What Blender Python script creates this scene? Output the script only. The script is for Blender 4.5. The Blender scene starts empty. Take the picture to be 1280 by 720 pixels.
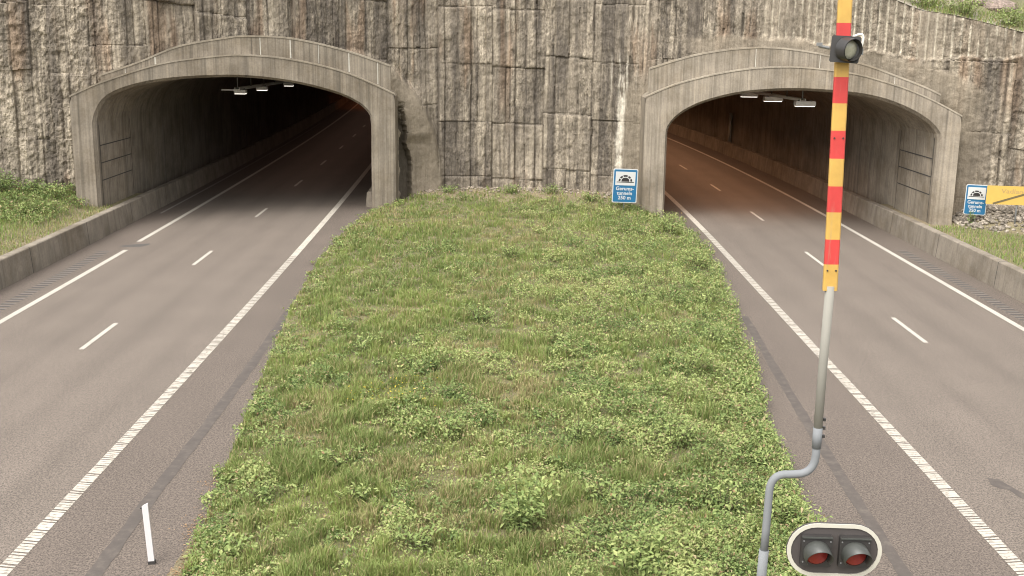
import bpy, math, random
import numpy as np
from mathutils import Matrix, Vector

random.seed(7)
rng = np.random.default_rng(11)
sc = bpy.context.scene
COL = sc.collection
R = math.radians

# ------------------------------------------------------------------ materials
def new_mat(name):
    m = bpy.data.materials.new(name)
    m.use_nodes = True
    return m, m.node_tree.nodes, m.node_tree.links, m.node_tree.nodes['Principled BSDF']

def nd(nodes, t, **kw):
    n = nodes.new(t)
    for k, v in kw.items():
        setattr(n, k, v)
    return n

def noise(N, L, scale, detail=4, rough=.55, vec=None, stretch=None, coord='Object'):
    if vec is None:
        tc = N.new('ShaderNodeTexCoord'); vec = tc.outputs[coord]
    if stretch is not None:
        mp = N.new('ShaderNodeMapping'); mp.inputs['Scale'].default_value = stretch
        L.new(vec, mp.inputs['Vector']); vec = mp.outputs['Vector']
    t = N.new('ShaderNodeTexNoise')
    t.inputs['Scale'].default_value = scale; t.inputs['Detail'].default_value = detail
    t.inputs['Roughness'].default_value = rough
    L.new(vec, t.inputs['Vector'])
    return t.outputs['Fac']

def ramp(N, L, fac, stops):
    r = N.new('ShaderNodeValToRGB')
    e = r.color_ramp.elements
    while len(e) < len(stops): e.new(.5)
    for el, (p, c) in zip(e, stops):
        el.position = p; el.color = (*c, 1) if len(c) == 3 else c
    L.new(fac, r.inputs['Fac'])
    return r.outputs['Color']

def mix(N, L, a, b, fac, mode='MIX'):
    m = N.new('ShaderNodeMix'); m.data_type = 'RGBA'; m.blend_type = mode; m.clamp_factor = True
    for s, v in ((m.inputs[0], fac), (m.inputs[6], a), (m.inputs[7], b)):
        if hasattr(v, 'links') or isinstance(v, bpy.types.NodeSocket): L.new(v, s)
        elif isinstance(v, (tuple, list)): s.default_value = (*v[:3], 1)
        else: s.default_value = v
    return m.outputs[2]

def bump(N, L, bsdf, h, strength=.4, dist=.02):
    b = N.new('ShaderNodeBump'); b.inputs['Strength'].default_value = strength; b.inputs['Distance'].default_value = dist
    L.new(h, b.inputs['Height']); L.new(b.outputs['Normal'], bsdf.inputs['Normal'])

def grey(a): return (a, a, a)

def simple(name, col, rough=.5, metal=0.0, var=.12, scale=6.0, spec=.5):
    m, N, L, B = new_mat(name)
    f = noise(N, L, scale, 5)
    c = mix(N, L, tuple(x * (1 - var) for x in col), tuple(min(1, x * (1 + var)) for x in col), f)
    L.new(c, B.inputs['Base Color'])
    B.inputs['Roughness'].default_value = rough; B.inputs['Metallic'].default_value = metal
    B.inputs['Specular IOR Level'].default_value = spec
    return m

def film(name, col):
    m, N, L, B = new_mat(name)
    f = noise(N, L, 3, 5, .6); g = noise(N, L, 1.0, 5, .65, stretch=(26, 26, 2.2))
    c = mix(N, L, tuple(x * .82 for x in col), col, ramp(N, L, f, [(.35, grey(0)), (.6, grey(1))]))
    c = mix(N, L, c, (.30, .24, .17), ramp(N, L, g, [(.56, grey(0)), (.74, grey(.40))]))
    L.new(c, B.inputs['Base Color']); B.inputs['Roughness'].default_value = .45
    return m

def attr_mat(name, rough=.85, fine=30, amt=.35, bumps=.5, bdist=.03, stretch=None, spec=.3, transl=0.0):
    """base colour from the mesh's own pigment attribute, broken up by fine noise"""
    m, N, L, B = new_mat(name)
    a = N.new('ShaderNodeAttribute'); a.attribute_name = 'pigment'
    f = noise(N, L, fine, 6, .65, stretch=stretch)
    c = ramp(N, L, f, [(.28, grey(1 - amt)), (.72, grey(1 + amt))])
    # ramp clamps >1: use a multiply with doubled range
    c = mix(N, L, a.outputs['Color'], c, 1.0, 'MULTIPLY')
    L.new(c, B.inputs['Base Color'])
    B.inputs['Roughness'].default_value = rough; B.inputs['Specular IOR Level'].default_value = spec
    if bumps: bump(N, L, B, f, bumps, bdist)
    if transl:
        t = N.new('ShaderNodeBsdfTranslucent'); L.new(c, t.inputs['Color'])
        ms = N.new('ShaderNodeMixShader'); ms.inputs[0].default_value = transl
        L.new(B.outputs[0], ms.inputs[1]); L.new(t.outputs[0], ms.inputs[2])
        L.new(ms.outputs[0], N['Material Output'].inputs['Surface'])
    return m

def asphalt(name):
    m, N, L, B = new_mat(name)
    a = N.new('ShaderNodeAttribute'); a.attribute_name = 'pigment'
    f1 = noise(N, L, 28, 3, .8)
    f2 = noise(N, L, .5, 4)
    f3 = noise(N, L, 1.0, 5, .6, stretch=(2.5, .25, 1))
    f0 = noise(N, L, 11, 2, .7)
    sp = ramp(N, L, f1, [(.40, grey(.34)), (.5, grey(.80)), (.58, grey(1.0))])
    sp0 = ramp(N, L, f0, [(.38, grey(.80)), (.60, grey(1.0))])
    c = mix(N, L, a.outputs['Color'], sp, 1.0, 'MULTIPLY')
    c = mix(N, L, c, sp0, 1.0, 'MULTIPLY')
    c = mix(N, L, c, ramp(N, L, f2, [(.3, grey(.90)), (.7, grey(1))]), 1.0, 'MULTIPLY')
    c = mix(N, L, c, ramp(N, L, f3, [(.35, grey(.94)), (.65, grey(1))]), 1.0, 'MULTIPLY')
    L.new(c, B.inputs['Base Color'])
    B.inputs['Roughness'].default_value = .82; B.inputs['Specular IOR Level'].default_value = .35
    bump(N, L, B, f1, .5, .008)
    return m

def concrete(name, base, dark=.5, streak=1.0, board=0.0, fine=3.2):
    m, N, L, B = new_mat(name)
    f1 = noise(N, L, 1.1, 6, .6)
    f2 = noise(N, L, 1.0, 6, .65, stretch=(fine, fine, .16))
    f3 = noise(N, L, 14, 5, .65)
    c = mix(N, L, tuple(x * .72 for x in base), base, ramp(N, L, f1, [(.3, grey(0)), (.65, grey(1))]))
    f5 = noise(N, L, .45, 5, .7)
    c = mix(N, L, c, ramp(N, L, f5, [(.36, (.72, .69, .64)), (.56, grey(1))]), 1.0, 'MULTIPLY')
    c = mix(N, L, c, tuple(x * dark for x in base), ramp(N, L, f2, [(.50, grey(0)), (.72, grey(streak))]))
    c = mix(N, L, c, (base[0] * 1.25, base[1] * 1.22, base[2] * 1.15), ramp(N, L, f2, [(.22, grey(.7)), (.40, grey(0))]))
    c = mix(N, L, c, ramp(N, L, f3, [(.3, grey(.78)), (.7, grey(1))]), 1.0, 'MULTIPLY')
    if board:
        f4 = noise(N, L, 1.0, 2, .5, stretch=(11, 11, .02))
        c = mix(N, L, c, ramp(N, L, f4, [(.35, grey(1 - board)), (.6, grey(1))]), 1.0, 'MULTIPLY')
    L.new(c, B.inputs['Base Color'])
    B.inputs['Roughness'].default_value = .86; B.inputs['Specular IOR Level'].default_value = .3
    bump(N, L, B, f3, .35, .015)
    return m

M = {}
M['asphalt'] = asphalt('asphalt')
def rock_mat():
    m, N, L, B = new_mat('blasted_rock')
    a = N.new('ShaderNodeAttribute'); a.attribute_name = 'pigment'
    f = noise(N, L, 6, 7, .68, stretch=(1, 1, .6))
    g = noise(N, L, 1.0, 5, .65, stretch=(9, 9, .7))
    k1 = ramp(N, L, f, [(.34, grey(.55)), (.5, grey(.82)), (.64, grey(1))])
    k2 = ramp(N, L, g, [(.38, grey(.50)), (.5, grey(.85)), (.6, grey(1))])
    k = mix(N, L, k1, k2, 1.0, 'MULTIPLY')
    h = noise(N, L, 17, 4, .75, stretch=(1, 1, .7))
    k3 = ramp(N, L, h, [(.42, grey(.58)), (.50, grey(.86)), (.57, grey(1))])
    k = mix(N, L, k, k3, 1.0, 'MULTIPLY')
    soft = mix(N, L, (.72, .72, .72), k, .35)
    k = mix(N, L, soft, k, a.outputs['Alpha'])
    c = mix(N, L, a.outputs['Color'], k, 1.0, 'MULTIPLY')
    L.new(c, B.inputs['Base Color'])
    B.inputs['Roughness'].default_value = .9; B.inputs['Specular IOR Level'].default_value = .25
    ad = N.new('ShaderNodeMath'); ad.operation = 'MULTIPLY_ADD'; ad.inputs[1].default_value = .35
    L.new(h, ad.inputs[0]); L.new(f, ad.inputs[2])
    bump(N, L, B, ad.outputs[0], .65, .05)
    return m
M['rock'] = rock_mat()
M['soil'] = attr_mat('soil', .95, 22, .45, .8, .05)
M['leaf'] = attr_mat('leaf', .62, 9, .2, 0, spec=.3, transl=.25)
M['concrete'] = concrete('portal_concrete', (.37, .315, .245), .42, .95, .24)
M['parapet'] = concrete('parapet_concrete', (.36, .308, .24), .40, 1.0, .22, 6.5)
M['coping_lit'] = concrete('coping_lit_concrete', (.40, .345, .27), .55, .7)  # lighter concrete tone paints the highlight line along lip and coping
M['lining'] = concrete('lining_concrete', (.36, .31, .245), .42, .95, .2)
M['barrier'] = concrete('barrier_concrete', (.30, .258, .205), .5, .9)
M['steel'] = simple('galvanised_steel', (.19, .19, .185), .55, .15, .1, 9)
M['post_grey'] = simple('grey_paint', (.185, .192, .197), .8, 0, .08, 4)
M['tube_beige'] = simple('weathered_tube', (.26, .247, .212), .85, .1, .08, 4)
M['boom_red'] = film('red_reflective', (.55, .05, .045))
M['boom_yellow'] = film('yellow_reflective', (.56, .34, .08))
M['black'] = simple('black_plastic', (.035, .032, .03), .45, 0, .2, 8)
M['board_grey'] = simple('dark_grey_board', (.066, .056, .052), .6, 0, .1, 5)
M['hood'] = simple('hood_plastic', (.052, .054, .048), .42, 0, .15, 6)
M['rim'] = simple('white_rim', (.50, .475, .40), .4, 0, .06, 5)
M['lens_red'] = simple('red_lens', (.27, .032, .026), .25, 0, .2, 60)
M['lens_grey'] = simple('clear_lens', (.34, .33, .25), .15, 0, .35, 40)
M['cable'] = simple('white_cable', (.72, .70, .62), .5, 0, .1, 10)
M['white'] = simple('white_plastic', (.56, .53, .525), .45, 0, .05, 5)
M['lamp_white'] = simple('lamp_housing', (.85, .83, .82), .4, 0, .05, 5)
M['sign_blue'] = simple('sign_blue', (.012, .115, .235), .4, 0, .12, 5)
M['sign_white'] = simple('sign_white', (.50, .50, .48), .4, 0, .05, 5)
M['sign_black'] = simple('sign_black', (.02, .016, .014), .5, 0, .1, 5)
M['sign_yellow'] = simple('sign_yellow', (.56, .365, .085), .45, 0, .08, 4)
M['faded'] = simple('faded_print', (.40, .27, .10), .5, 0, .15, 12)
M['stripe'] = simple('stripe_print', (.13, .10, .045), .5, 0, .25, 12)
M['stem'] = simple('stem', (.10, .085, .045), .8, 0, .3, 20)
M['groove'] = simple('milled_groove', (.07, .063, .056), .95, 0, .3, 20)  # flat quads: worn tone with the recess shade put into the colour
M['groove_rim'] = simple('milled_rim', (.25, .23, .205), .95, 0, .2, 20)
M['joint'] = simple('tar_joint', (.085, .076, .068), .9, 0, .25, 5)
def diffuser():
    m, N, L, B = new_mat('lamp_diffuser'); B.inputs['Base Color'].default_value = (.8, .78, .74, 1)
    B.inputs['Emission Color'].default_value = (1, .93, .82, 1); B.inputs['Emission Strength'].default_value = .9
    return m
M['diffuser'] = diffuser()
M['lime'] = simple('lime', (.50, .47, .40), .9, 0, .2, 14)
M['dark_gap'] = simple('dark_seam', (.05, .045, .04), .9, 0, .2, 10)

def paint_mat(name, base, wear_lo, wear_hi):
    m, N, L, B = new_mat(name)
    f = noise(N, L, 9, 6, .7)
    f2 = noise(N, L, .8, 3)
    c = mix(N, L, (.24, .21, .17), base, ramp(N, L, f, [(wear_lo, grey(0)), (wear_hi, grey(1))]))
    c = mix(N, L, c, ramp(N, L, f2, [(.3, grey(.85)), (.7, grey(1))]), 1.0, 'MULTIPLY')
    L.new(c, B.inputs['Base Color']); B.inputs['Roughness'].default_value = .75
    return m
M['paint'] = paint_mat('road_paint', (.46, .425, .365), .28, .45)
M['paint_worn'] = paint_mat('worn_road_paint', (.50, .455, .385), .36, .50)

# ------------------------------------------------------------------ mesh helpers
def mesh_from(name, V, F, mat, pigment=None, smooth=False, mats=None, mat_idx=None):
    me = bpy.data.meshes.new(name)
    V = np.asarray(V, np.float32)
    if isinstance(F, np.ndarray):
        n, k = F.shape
        me.vertices.add(len(V)); me.vertices.foreach_set('co', V.ravel())
        me.loops.add(n * k); me.loops.foreach_set('vertex_index', F.astype(np.int32).ravel())
        me.polygons.add(n)
        me.polygons.foreach_set('loop_start', np.arange(0, n * k, k, dtype=np.int32))
        me.polygons.foreach_set('loop_total', np.full(n, k, np.int32))
        me.update(calc_edges=True); me.validate()
    else:
        me.from_pydata([tuple(map(float, v)) for v in V], [], F); me.update()
    for mm in (mats or [mat]): me.materials.append(mm)
    if mat_idx is not None:
        me.polygons.foreach_set('material_index', np.asarray(mat_idx, np.int32))
    me.polygons.foreach_set('use_smooth', np.full(len(me.polygons), smooth))
    if pigment is not None:
        p = np.ones((len(V), 4), np.float32); p[:, :np.shape(pigment)[1]] = pigment
        a = me.attributes.new('pigment', 'FLOAT_COLOR', 'POINT'); a.data.foreach_set('color', p.ravel())
    return me

def link(name, me, parent=None):
    o = bpy.data.objects.new(name, me); COL.objects.link(o)
    if parent is not None: o.parent = parent
    return o

def tag(o, label=None, cat=None, group=None, kind=None):
    if label: o['label'] = label
    if cat: o['category'] = cat
    if group: o['group'] = group
    if kind: o['kind'] = kind
    return o

def empty(name, loc, label, cat, group=None, rot=(0, 0, 0)):
    o = bpy.data.objects.new(name, None); COL.objects.link(o)
    o.location = loc; o.rotation_euler = rot; o.empty_display_size = .2
    return tag(o, label, cat, group)

class MB:
    """collects simple solids into one mesh"""
    def __init__(s): s.v = []; s.f = []; s.m = []; s.calls = []
    def add(s, V, F, mi=0):
        b = len(s.v); s.calls.append((V, F)); s.v += [tuple(v) for v in V]
        s.f += [tuple(i + b for i in f) for f in F]; s.m += [mi] * len(F)
    def box(s, c, d, rot=None, mi=0, bev=0.0):
        x, y, z = (q / 2 for q in d)
        if bev <= 0:
            V = [(i * x, j * y, k * z) for k in (-1, 1) for j in (-1, 1) for i in (-1, 1)]
            F = [(0, 2, 3, 1), (4, 5, 7, 6), (0, 1, 5, 4), (2, 6, 7, 3), (0, 4, 6, 2), (1, 3, 7, 5)]
        else:
            b = bev   # chamfered along y (front face outline)
            o = [(-x + b, -z), (x - b, -z), (x, -z + b), (x, z - b), (x - b, z), (-x + b, z), (-x, z - b), (-x, -z + b)]
            V = [(a, -y, q) for a, q in o] + [(a, y, q) for a, q in o]
            F = [tuple(range(8)), tuple(reversed(range(8, 16)))] + [(i, i + 8, (i + 1) % 8 + 8, (i + 1) % 8) for i in range(8)]
        if rot is not None: V = [tuple(rot @ Vector(v)) for v in V]
        s.add([(v[0] + c[0], v[1] + c[1], v[2] + c[2]) for v in V], F, mi)
    def tube(s, pts, r, n=12, mi=0, cap=True):
        pts = [Vector(p) for p in pts]; rs = r if isinstance(r, (list, tuple)) else [r] * len(pts)
        V = []; up = None
        for i, p in enumerate(pts):
            d = (pts[min(i + 1, len(pts) - 1)] - pts[max(i - 1, 0)]).normalized()
            if up is None: up = d.orthogonal().normalized()
            up = (up - d * up.dot(d)).normalized(); w = d.cross(up)
            V += [p + (up * math.cos(2 * math.pi * k / n) + w * math.sin(2 * math.pi * k / n)) * rs[i] for k in range(n)]
        F = [(i * n + k, i * n + (k + 1) % n, (i + 1) * n + (k + 1) % n, (i + 1) * n + k) for i in range(len(pts) - 1) for k in range(n)]
        if cap: F += [tuple(reversed(range(n))), tuple((len(pts) - 1) * n + k for k in range(n))]
        s.add(V, F, mi)
    def build(s, name, mat, parent=None, smooth=False, mats=None):
        me = mesh_from(name, s.v, s.f, mat, smooth=smooth, mats=mats, mat_idx=s.m if mats else None)
        return link(name, me, parent)

    def build_each(s, name, mat, parent, smooth=False):
        """one object per piece"""
        return [link(name, mesh_from(name, [tuple(v) for v in V], F, mat, smooth=smooth), parent) for V, F in s.calls if len(V)]

def sm(a, b, x):
    t = np.clip((np.asarray(x, float) - a) / (b - a), 0, 1); return t * t * (3 - 2 * t)

def _h(ix, iy, iz, seed):
    n = (ix.astype(np.int64) * 374761393 + iy.astype(np.int64) * 668265263 + iz.astype(np.int64) * 2147483647 + seed * 974634777) & 0x7fffffff
    n = ((n ^ (n >> 13)) * 1274126177) & 0x7fffffff
    n = (n ^ (n >> 16)) & 0xffff
    return n / 65535.0
def vnoise(x, y, z=None, seed=0):
    x = np.asarray(x, float); y = np.asarray(y, float); z = np.zeros_like(x) if z is None else np.asarray(z, float)
    ix, iy, iz = np.floor(x), np.floor(y), np.floor(z)
    fx, fy, fz = x - ix, y - iy, z - iz
    fx = fx * fx * (3 - 2 * fx); fy = fy * fy * (3 - 2 * fy); fz = fz * fz * (3 - 2 * fz)
    r = 0
    for dz in (0, 1):
        for dy in (0, 1):
            for dx in (0, 1):
                w = (fx if dx else 1 - fx) * (fy if dy else 1 - fy) * (fz if dz else 1 - fz)
                r = r + w * _h(ix + dx, iy + dy, iz + dz, seed)
    return r
def fbm(x, y, z=None, seed=0, oct=4):
    r = 0; a = .5; t = 0
    for o in range(oct):
        k = 2 ** o
        r = r + a * vnoise(x * k, y * k, None if z is None else z * k, seed + o * 17); t += a; a *= .55
    return r / t

def grid_faces(nu, nv):
    i = np.arange(nu - 1)[:, None] * nv + np.arange(nv - 1)[None, :]
    return np.stack([i, i + nv, i + nv + 1, i + 1], -1).reshape(-1, 4)

# ------------------------------------------------------------------ layout
# lane-divider lines of the two carriageways, metres, x as a function of distance y from the camera
def cl(Y): Y = np.asarray(Y, float); return -11.6 - .0235 * Y - .00022 * Y * Y
def cr(Y): Y = np.asarray(Y, float); return 11.87 - .0007 * np.maximum(0, Y - 48) ** 2

GL = np.array([(5, -4.1), (12, -4.9), (17, -5.45), (25.6, -6.5), (35, -7.6), (44, -8.25), (50, -8.35), (56.3, -8.1), (58, -7.0)])
GR = np.array([(5, 3.85), (12, 4.35), (19.5, 4.92), (31.5, 6.25), (42, 7.2), (49.4, 7.5), (55.5, 6.9), (57, 6.0)])
def gl(Y): return np.interp(Y, GL[:, 0], GL[:, 1])
def gr(Y): return np.interp(Y, GR[:, 0], GR[:, 1])

def zmed(X, Y):
    X = np.asarray(X, float); Y = np.asarray(Y, float)
    e = np.minimum(X - gl(Y), gr(Y) - X)
    b = .30 * sm(0, 1.8, e) + .10 * sm(1.5, 5, e)
    b = b + .45 * sm(54.5, 60, Y) * sm(-.2, 1.0, e)
    b = b + .07 * (fbm(X * .9, Y * .9, seed=3) - .5) * sm(0, 1, e)
    return b + .012

# rock face plan
WP = np.array([(-60, 43), (-46, 47), (-32, 49.3), (-22.5, 50.9), (-18.5, 51.6), (-13, 55.2), (-8.6, 58.4), (-4, 60.2), (2.5, 60.2), (6.2, 58.2), (12.5, 53.6), (18.7, 50.0), (23, 48.6), (30, 46.3), (44, 42), (60, 38)], float)
def smooth_path(P, step):
    out = []
    for i in range(len(P) - 1):
        p0 = P[max(i - 1, 0)]; p1 = P[i]; p2 = P[i + 1]; p3 = P[min(i + 2, len(P) - 1)]
        for t in np.linspace(0, 1, 40, endpoint=False):
            out.append(.5 * (2 * p1 + (p2 - p0) * t + (2 * p0 - 5 * p1 + 4 * p2 - p3) * t * t + (3 * p1 - p0 - 3 * p2 + p3) * t ** 3))
    out.append(P[-1]); out = np.array(out)
    s = np.r_[0, np.cumsum(np.hypot(*np.diff(out, axis=0).T))]
    n = int(s[-1] / step); q = np.linspace(0, s[-1], n)
    return np.stack([np.interp(q, s, out[:, 0]), np.interp(q, s, out[:, 1])], 1), q
WPATH, WS = smooth_path(WP, .052)
wx_, wy_ = WPATH[:, 0], WPATH[:, 1]
def wall_y(X): return np.interp(X, wx_, wy_)
TOPX = [-60, 8, 13, 15.3, 16.3, 17.2, 18.4, 20.1, 21.2, 26, 40, 60]
TOPZ = [13.2, 13.0, 12.2, 11.1, 10.6, 10.2, 10.0, 9.55, 9.25, 8.2, 7, 6]
def wall_top(X): return np.interp(X, TOPX, TOPZ)

def zbank(X, Y):
    """ground behind the outer barriers"""
    X = np.asarray(X, float); Y = np.asarray(Y, float)
    dl = (cl(Y) - 5.8) - X; dr = X - (cr(Y) + 5.5)
    dw = wall_y(X) - Y
    inn = sm(-.6, .2, dw)
    L_ = .93 + (.12 * sm(.2, 2, dl) + .55 * sm(5.5, .3, dw) * sm(.4, 2.6, dl) + .15 * sm(1, 6, dl)) * inn
    R_ = .90 + .05 * sm(0, 2, dr) + .85 * sm(2.6, .2, dw) * sm(1.0, 3.2, dr) + .35 * sm(5, 9, dr)
    return np.where(X < 0, L_, R_) + .10 * (fbm(X * .8, Y * .8, seed=9) - .5) * sm(.1, .8, np.where(X < 0, dl, dr))

LP0, LP1 = np.array((-20.50, 49.62)), np.array((-6.92, 57.34))
RP0, RP1 = np.array((5.78, 56.29)), np.array((18.67, 48.68))

# ------------------------------------------------------------------ ground and roads
def ground_sheet():
    xs = np.concatenate([np.linspace(-600, -70, 12), np.linspace(-60, 60, 61), np.linspace(70, 600, 12)])
    ys = np.concatenate([np.linspace(-300, -30, 10), np.linspace(-25, 75, 51), np.linspace(90, 900, 20)])
    X, Y = np.meshgrid(xs, ys, indexing='ij')
    Z = np.full_like(X, -.06)
    pig = np.stack([.09 + .05 * fbm(X, Y), .105 + .04 * fbm(X, Y), .045 + 0 * X], -1).reshape(-1, 3)
    me = mesh_from('ground', np.stack([X, Y, Z], -1).reshape(-1, 3), grid_faces(len(xs), len(ys)), M['soil'], pig)
    tag(link('ground', me), 'earth ground sheet under the whole motorway site', 'ground', kind='structure')
ground_sheet()

def strip(name, fn, o0, o1, y0, y1, z, mat, dy=1.0, du=.12, pig=None, smooth=True):
    ys = np.arange(y0, y1 + dy * .5, dy); us = np.arange(o0, o1 + du * .5, du)
    Yg, U = np.meshgrid(ys, us, indexing='ij')
    X = fn(Yg) + U
    Z = np.full_like(X, z) if not callable(z) else z(X, Yg, U)
    p = pig(U, Yg).reshape(-1, 3) if pig else None
    F = grid_faces(len(ys), len(us))[:, ::-1]
    return mesh_from(name, np.stack([X, Yg, Z], -1).reshape(-1, 3), F, mat, p, smooth)

def road_pig(inner, outer):
    def f(U, Y):
        base = np.array((.236, .194, .159))
        k = np.ones_like(U)
        for c in (-1.75, 1.78):
            for w in (-.78, .78):
                k = k - .08 * np.exp(-((U - c - w) / .30) ** 2)
            k = k + .03 * np.exp(-((U - c) / .35) ** 2)
        sh = sm(3.45, 3.75, U * inner) * .17 + sm(3.55, 3.85, -U * inner) * .16
        k = k * (1 - sh)
        k = k * (.93 + .14 * fbm(U * .8, Y * .12, seed=5))
        tint = np.stack([k, k * (1 - .02 * (sh > .1)), k * (1 - .02 * (sh > .1))], -1)
        return base * tint
    return f
for name, fn, inner, o0, o1, lab in (('road', cl, 1, -6.6, 8.0, 'left asphalt carriageway running into the left tunnel mouth'),
                                      ('road', cr, -1, -8.0, 6.3, 'right asphalt carriageway coming out of the right tunnel mouth')):
    me = strip(name, fn, o0, o1, -30, 290, 0.0, M['asphalt'], 1.0, .12, road_pig(inner, 1))
    tag(link(name, me), lab, 'road', kind='structure')

def line_mesh(name, fn, off, w, pieces, z, mat, slant=0.0):
    V = []; F = []
    for a, b in pieces:
        n = max(1, int((b - a) / 2.0)); b0 = len(V)
        for i in range(n + 1):
            y = a + (b - a) * i / n
            for s in (-1, 1):
                yy = y + (s * slant if b - a < 1 else 0)
                V.append((float(fn(yy)) + off + s * w / 2, yy, z))
        for i in range(n):
            q = b0 + 2 * i; F.append((q, q + 1, q + 3, q + 2))
    return mesh_from(name, V, F, mat)

def ribbed(y0, y1):
    out = []; y = y0
    while y < y1:
        j = lambda: random.uniform(-.008, .008)
        out += [(y, y + .10 + j()), (y + .112, y + .20 + j()), (y + .212, y + .30 + j()), (y + .335, y + .39 + j())]
        y += .44
    return [q for q in out if q[1] < y1 - .01]
MARK = [
 (cl, -3.55, .21, [(-30, 44.9)], 'paint', 0, 'left solid edge line beside the outer barrier of the left carriageway, before the dark patch'),
 (cl, -3.62, .21, [(46.9, 190)], 'paint', 0, 'solid edge line continuing from the dark patch into the left tunnel'),
 (cl, 3.56, .27, ribbed(8, 44) + [(44, 190)], 'paint_worn', -.02, 'ribbed white edge line of the left carriageway beside the grass median'),
 (cr, 3.66, .21, [(-30, 190)], 'paint', 0, 'solid white edge line of the right carriageway beside the outer barrier'),
 (cr, -3.52, .27, ribbed(8, 52) + [(52, 190)], 'paint_worn', .02, 'ribbed white edge line of the right carriageway beside the grass median'),
 (cl, 0, .145, [(17.6 + 12.2 * k, 20.6 + 12.2 * k) for k in range(-3, 14)], 'paint', 0, 'dashed white lane line along the middle of the left carriageway'),
 (cr, 0, .145, [(20.3 + 11.7 * k, 23.4 + 11.7 * k) for k in range(-3, 14)], 'paint', 0, 'dashed white lane line along the middle of the right carriageway'),
]
for fn, off, w, pcs, mt, sl, lab in MARK:
    o = link('road_marking', line_mesh('road_marking', fn, off, w, pcs, .008, M[mt], sl))
    tag(o, lab, 'road marking', kind='structure')

def rumble(fn, off, y0, y1, lab):
    b = MB(); y = y0
    while y < y1:
        x = float(fn(y)) + off; w = .22
        b.add([(x - w, y, .005), (x + w, y, .005), (x + w, y + .16, .005), (x - w, y + .16, .005)], [(0, 1, 2, 3)], 0)
        b.add([(x - w, y + .161, .005), (x + w, y + .161, .005), (x + w, y + .20, .005), (x - w, y + .20, .005)], [(0, 1, 2, 3)], 1)
        y += .36
    o = b.build('rumble_strip', None, mats=[M['groove'], M['groove_rim']])
    tag(o, lab, 'rumble strip', kind='structure')
rumble(cl, -4.32, 26, 44.5, 'milled rumble strip on the left shoulder beside the barrier')
rumble(cr, 4.30, 26, 47.5, 'milled rumble strip on the right shoulder beside the barrier')

def patch(name, outline, z, mat, lab, cat):
    o = link(name, mesh_from(name, [(x, y, z) for x, y in outline], [tuple(range(len(outline)))], mat))
    return tag(o, lab, cat, kind='structure')
def band(name, pts, w, z, mat, lab):
    V = []; F = []
    P = [Vector((x, y, 0)) for x, y in pts]
    Q = []
    for a, b in zip(P[:-1], P[1:]):
        for i in range(8): Q.append(a.lerp(b, i / 8))
    Q.append(P[-1])
    for i, p in enumerate(Q):
        ww = w * random.uniform(.88, 1.1)
        V += [(p.x - ww / 2, p.y, z), (p.x + ww / 2, p.y, z)]
        if i: F.append((2 * i - 2, 2 * i - 1, 2 * i + 1, 2 * i))
    tag(link(name, mesh_from(name, V, F, mat)), lab, 'road patch', kind='structure')
m_joint, N_, L_, B_ = new_mat('sealed_joint')
f_ = noise(N_, L_, 3.5, 6, .7)
L_.new(ramp(N_, L_, f_, [(.3, (.066, .055, .047)), (.52, (.086, .071, .060)), (.70, (.125, .103, .085))]), B_.inputs['Base Color'])
B_.inputs['Roughness'].default_value = .85
band('road_patch', [(-7.85, 38), (-7.55, 32), (-7.38, 28.5), (-7.2, 23.8), (-7.1, 19.7), (-6.97, 16.5), (-6.85, 11)], .27, .005, m_joint, 'dark tar seam along the left carriageway shoulder')
band('road_patch', [(7.05, 35), (6.77, 29.5), (6.55, 24.5), (6.42, 20.7), (6.33, 17), (6.25, 11)], .25, .005, m_joint, 'dark tar seam along the right carriageway shoulder')
patch('road_patch', [(-17.3, 45.75), (-16.9, 45.55), (-16.3, 45.7), (-16.1, 46.2), (-16.2, 46.5), (-16.6, 46.35), (-17.0, 46.05)], .006, M['joint'], 'small dark patch interrupting the left edge line', 'road patch')
patch('oil_stain', [(9.35, 21.0), (9.42, 21.35), (9.62, 21.3), (9.72, 20.9), (9.86, 20.4), (9.80, 20.2), (9.66, 20.35), (9.6, 20.75), (9.45, 20.8)], .005, m_joint, 'dark oil stain on the right carriageway', 'stain')

# ------------------------------------------------------------------ barriers
def barrier(name, fn, off, side, y0, y1, hgt, lab, back=.38, parent_joint=True):
    """concrete barrier: sloped toe, near vertical face; side = +1 when the road lies towards +x"""
    prof = [(0.0, -.02), (-.02, .30), (-.075, hgt - .03), (-.105, hgt), (-back - .02, hgt), (-back - .04, -.05)]
    b = MB()
    ys = np.arange(y0, y1 + .1, 2.0); n = len(prof)
    V = []; F = []
    for y in ys:
        for u, z in prof: V.append((float(fn(y)) + off + side * u, y, z))
    for i in range(len(ys) - 1):
        for k in range(n - 1):
            q = i * n + k; f = (q, q + 1, q + n + 1, q + n)
            F.append(f if side > 0 else f[::-1])
    F += [tuple(range(n)), tuple((len(ys) - 1) * n + k for k in range(n))]
    root = empty(name, (0, 0, 0), lab, 'concrete barrier')
    body = link('barrier_wall', mesh_from('barrier_wall', V, F, M['barrier']), root)
    j = MB()
    for y in np.arange(y0 + 40 if y0 < 0 else y0 + 4, min(y1, 100), 6.0):
        x = float(fn(y)) + off
        j.add([(x + side * .004, y, .01), (x - side * .016, y, .30), (x - side * .071, y, hgt - .03), (x - side * .10, y, hgt + .004), (x - side * (back + .01), y, hgt + .004),
               (x - side * (back + .01), y + .035, hgt + .004), (x - side * .10, y + .035, hgt + .004), (x - side * .071, y + .035, hgt - .03), (x - side * .016, y + .035, .30), (x + side * .004, y + .035, .01)],
              [(0, 1, 8, 9), (1, 2, 7, 8), (2, 3, 6, 7), (3, 4, 5, 6)])
    j.build_each('expansion_joint', M['dark_gap'], root)
    return root
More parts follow.
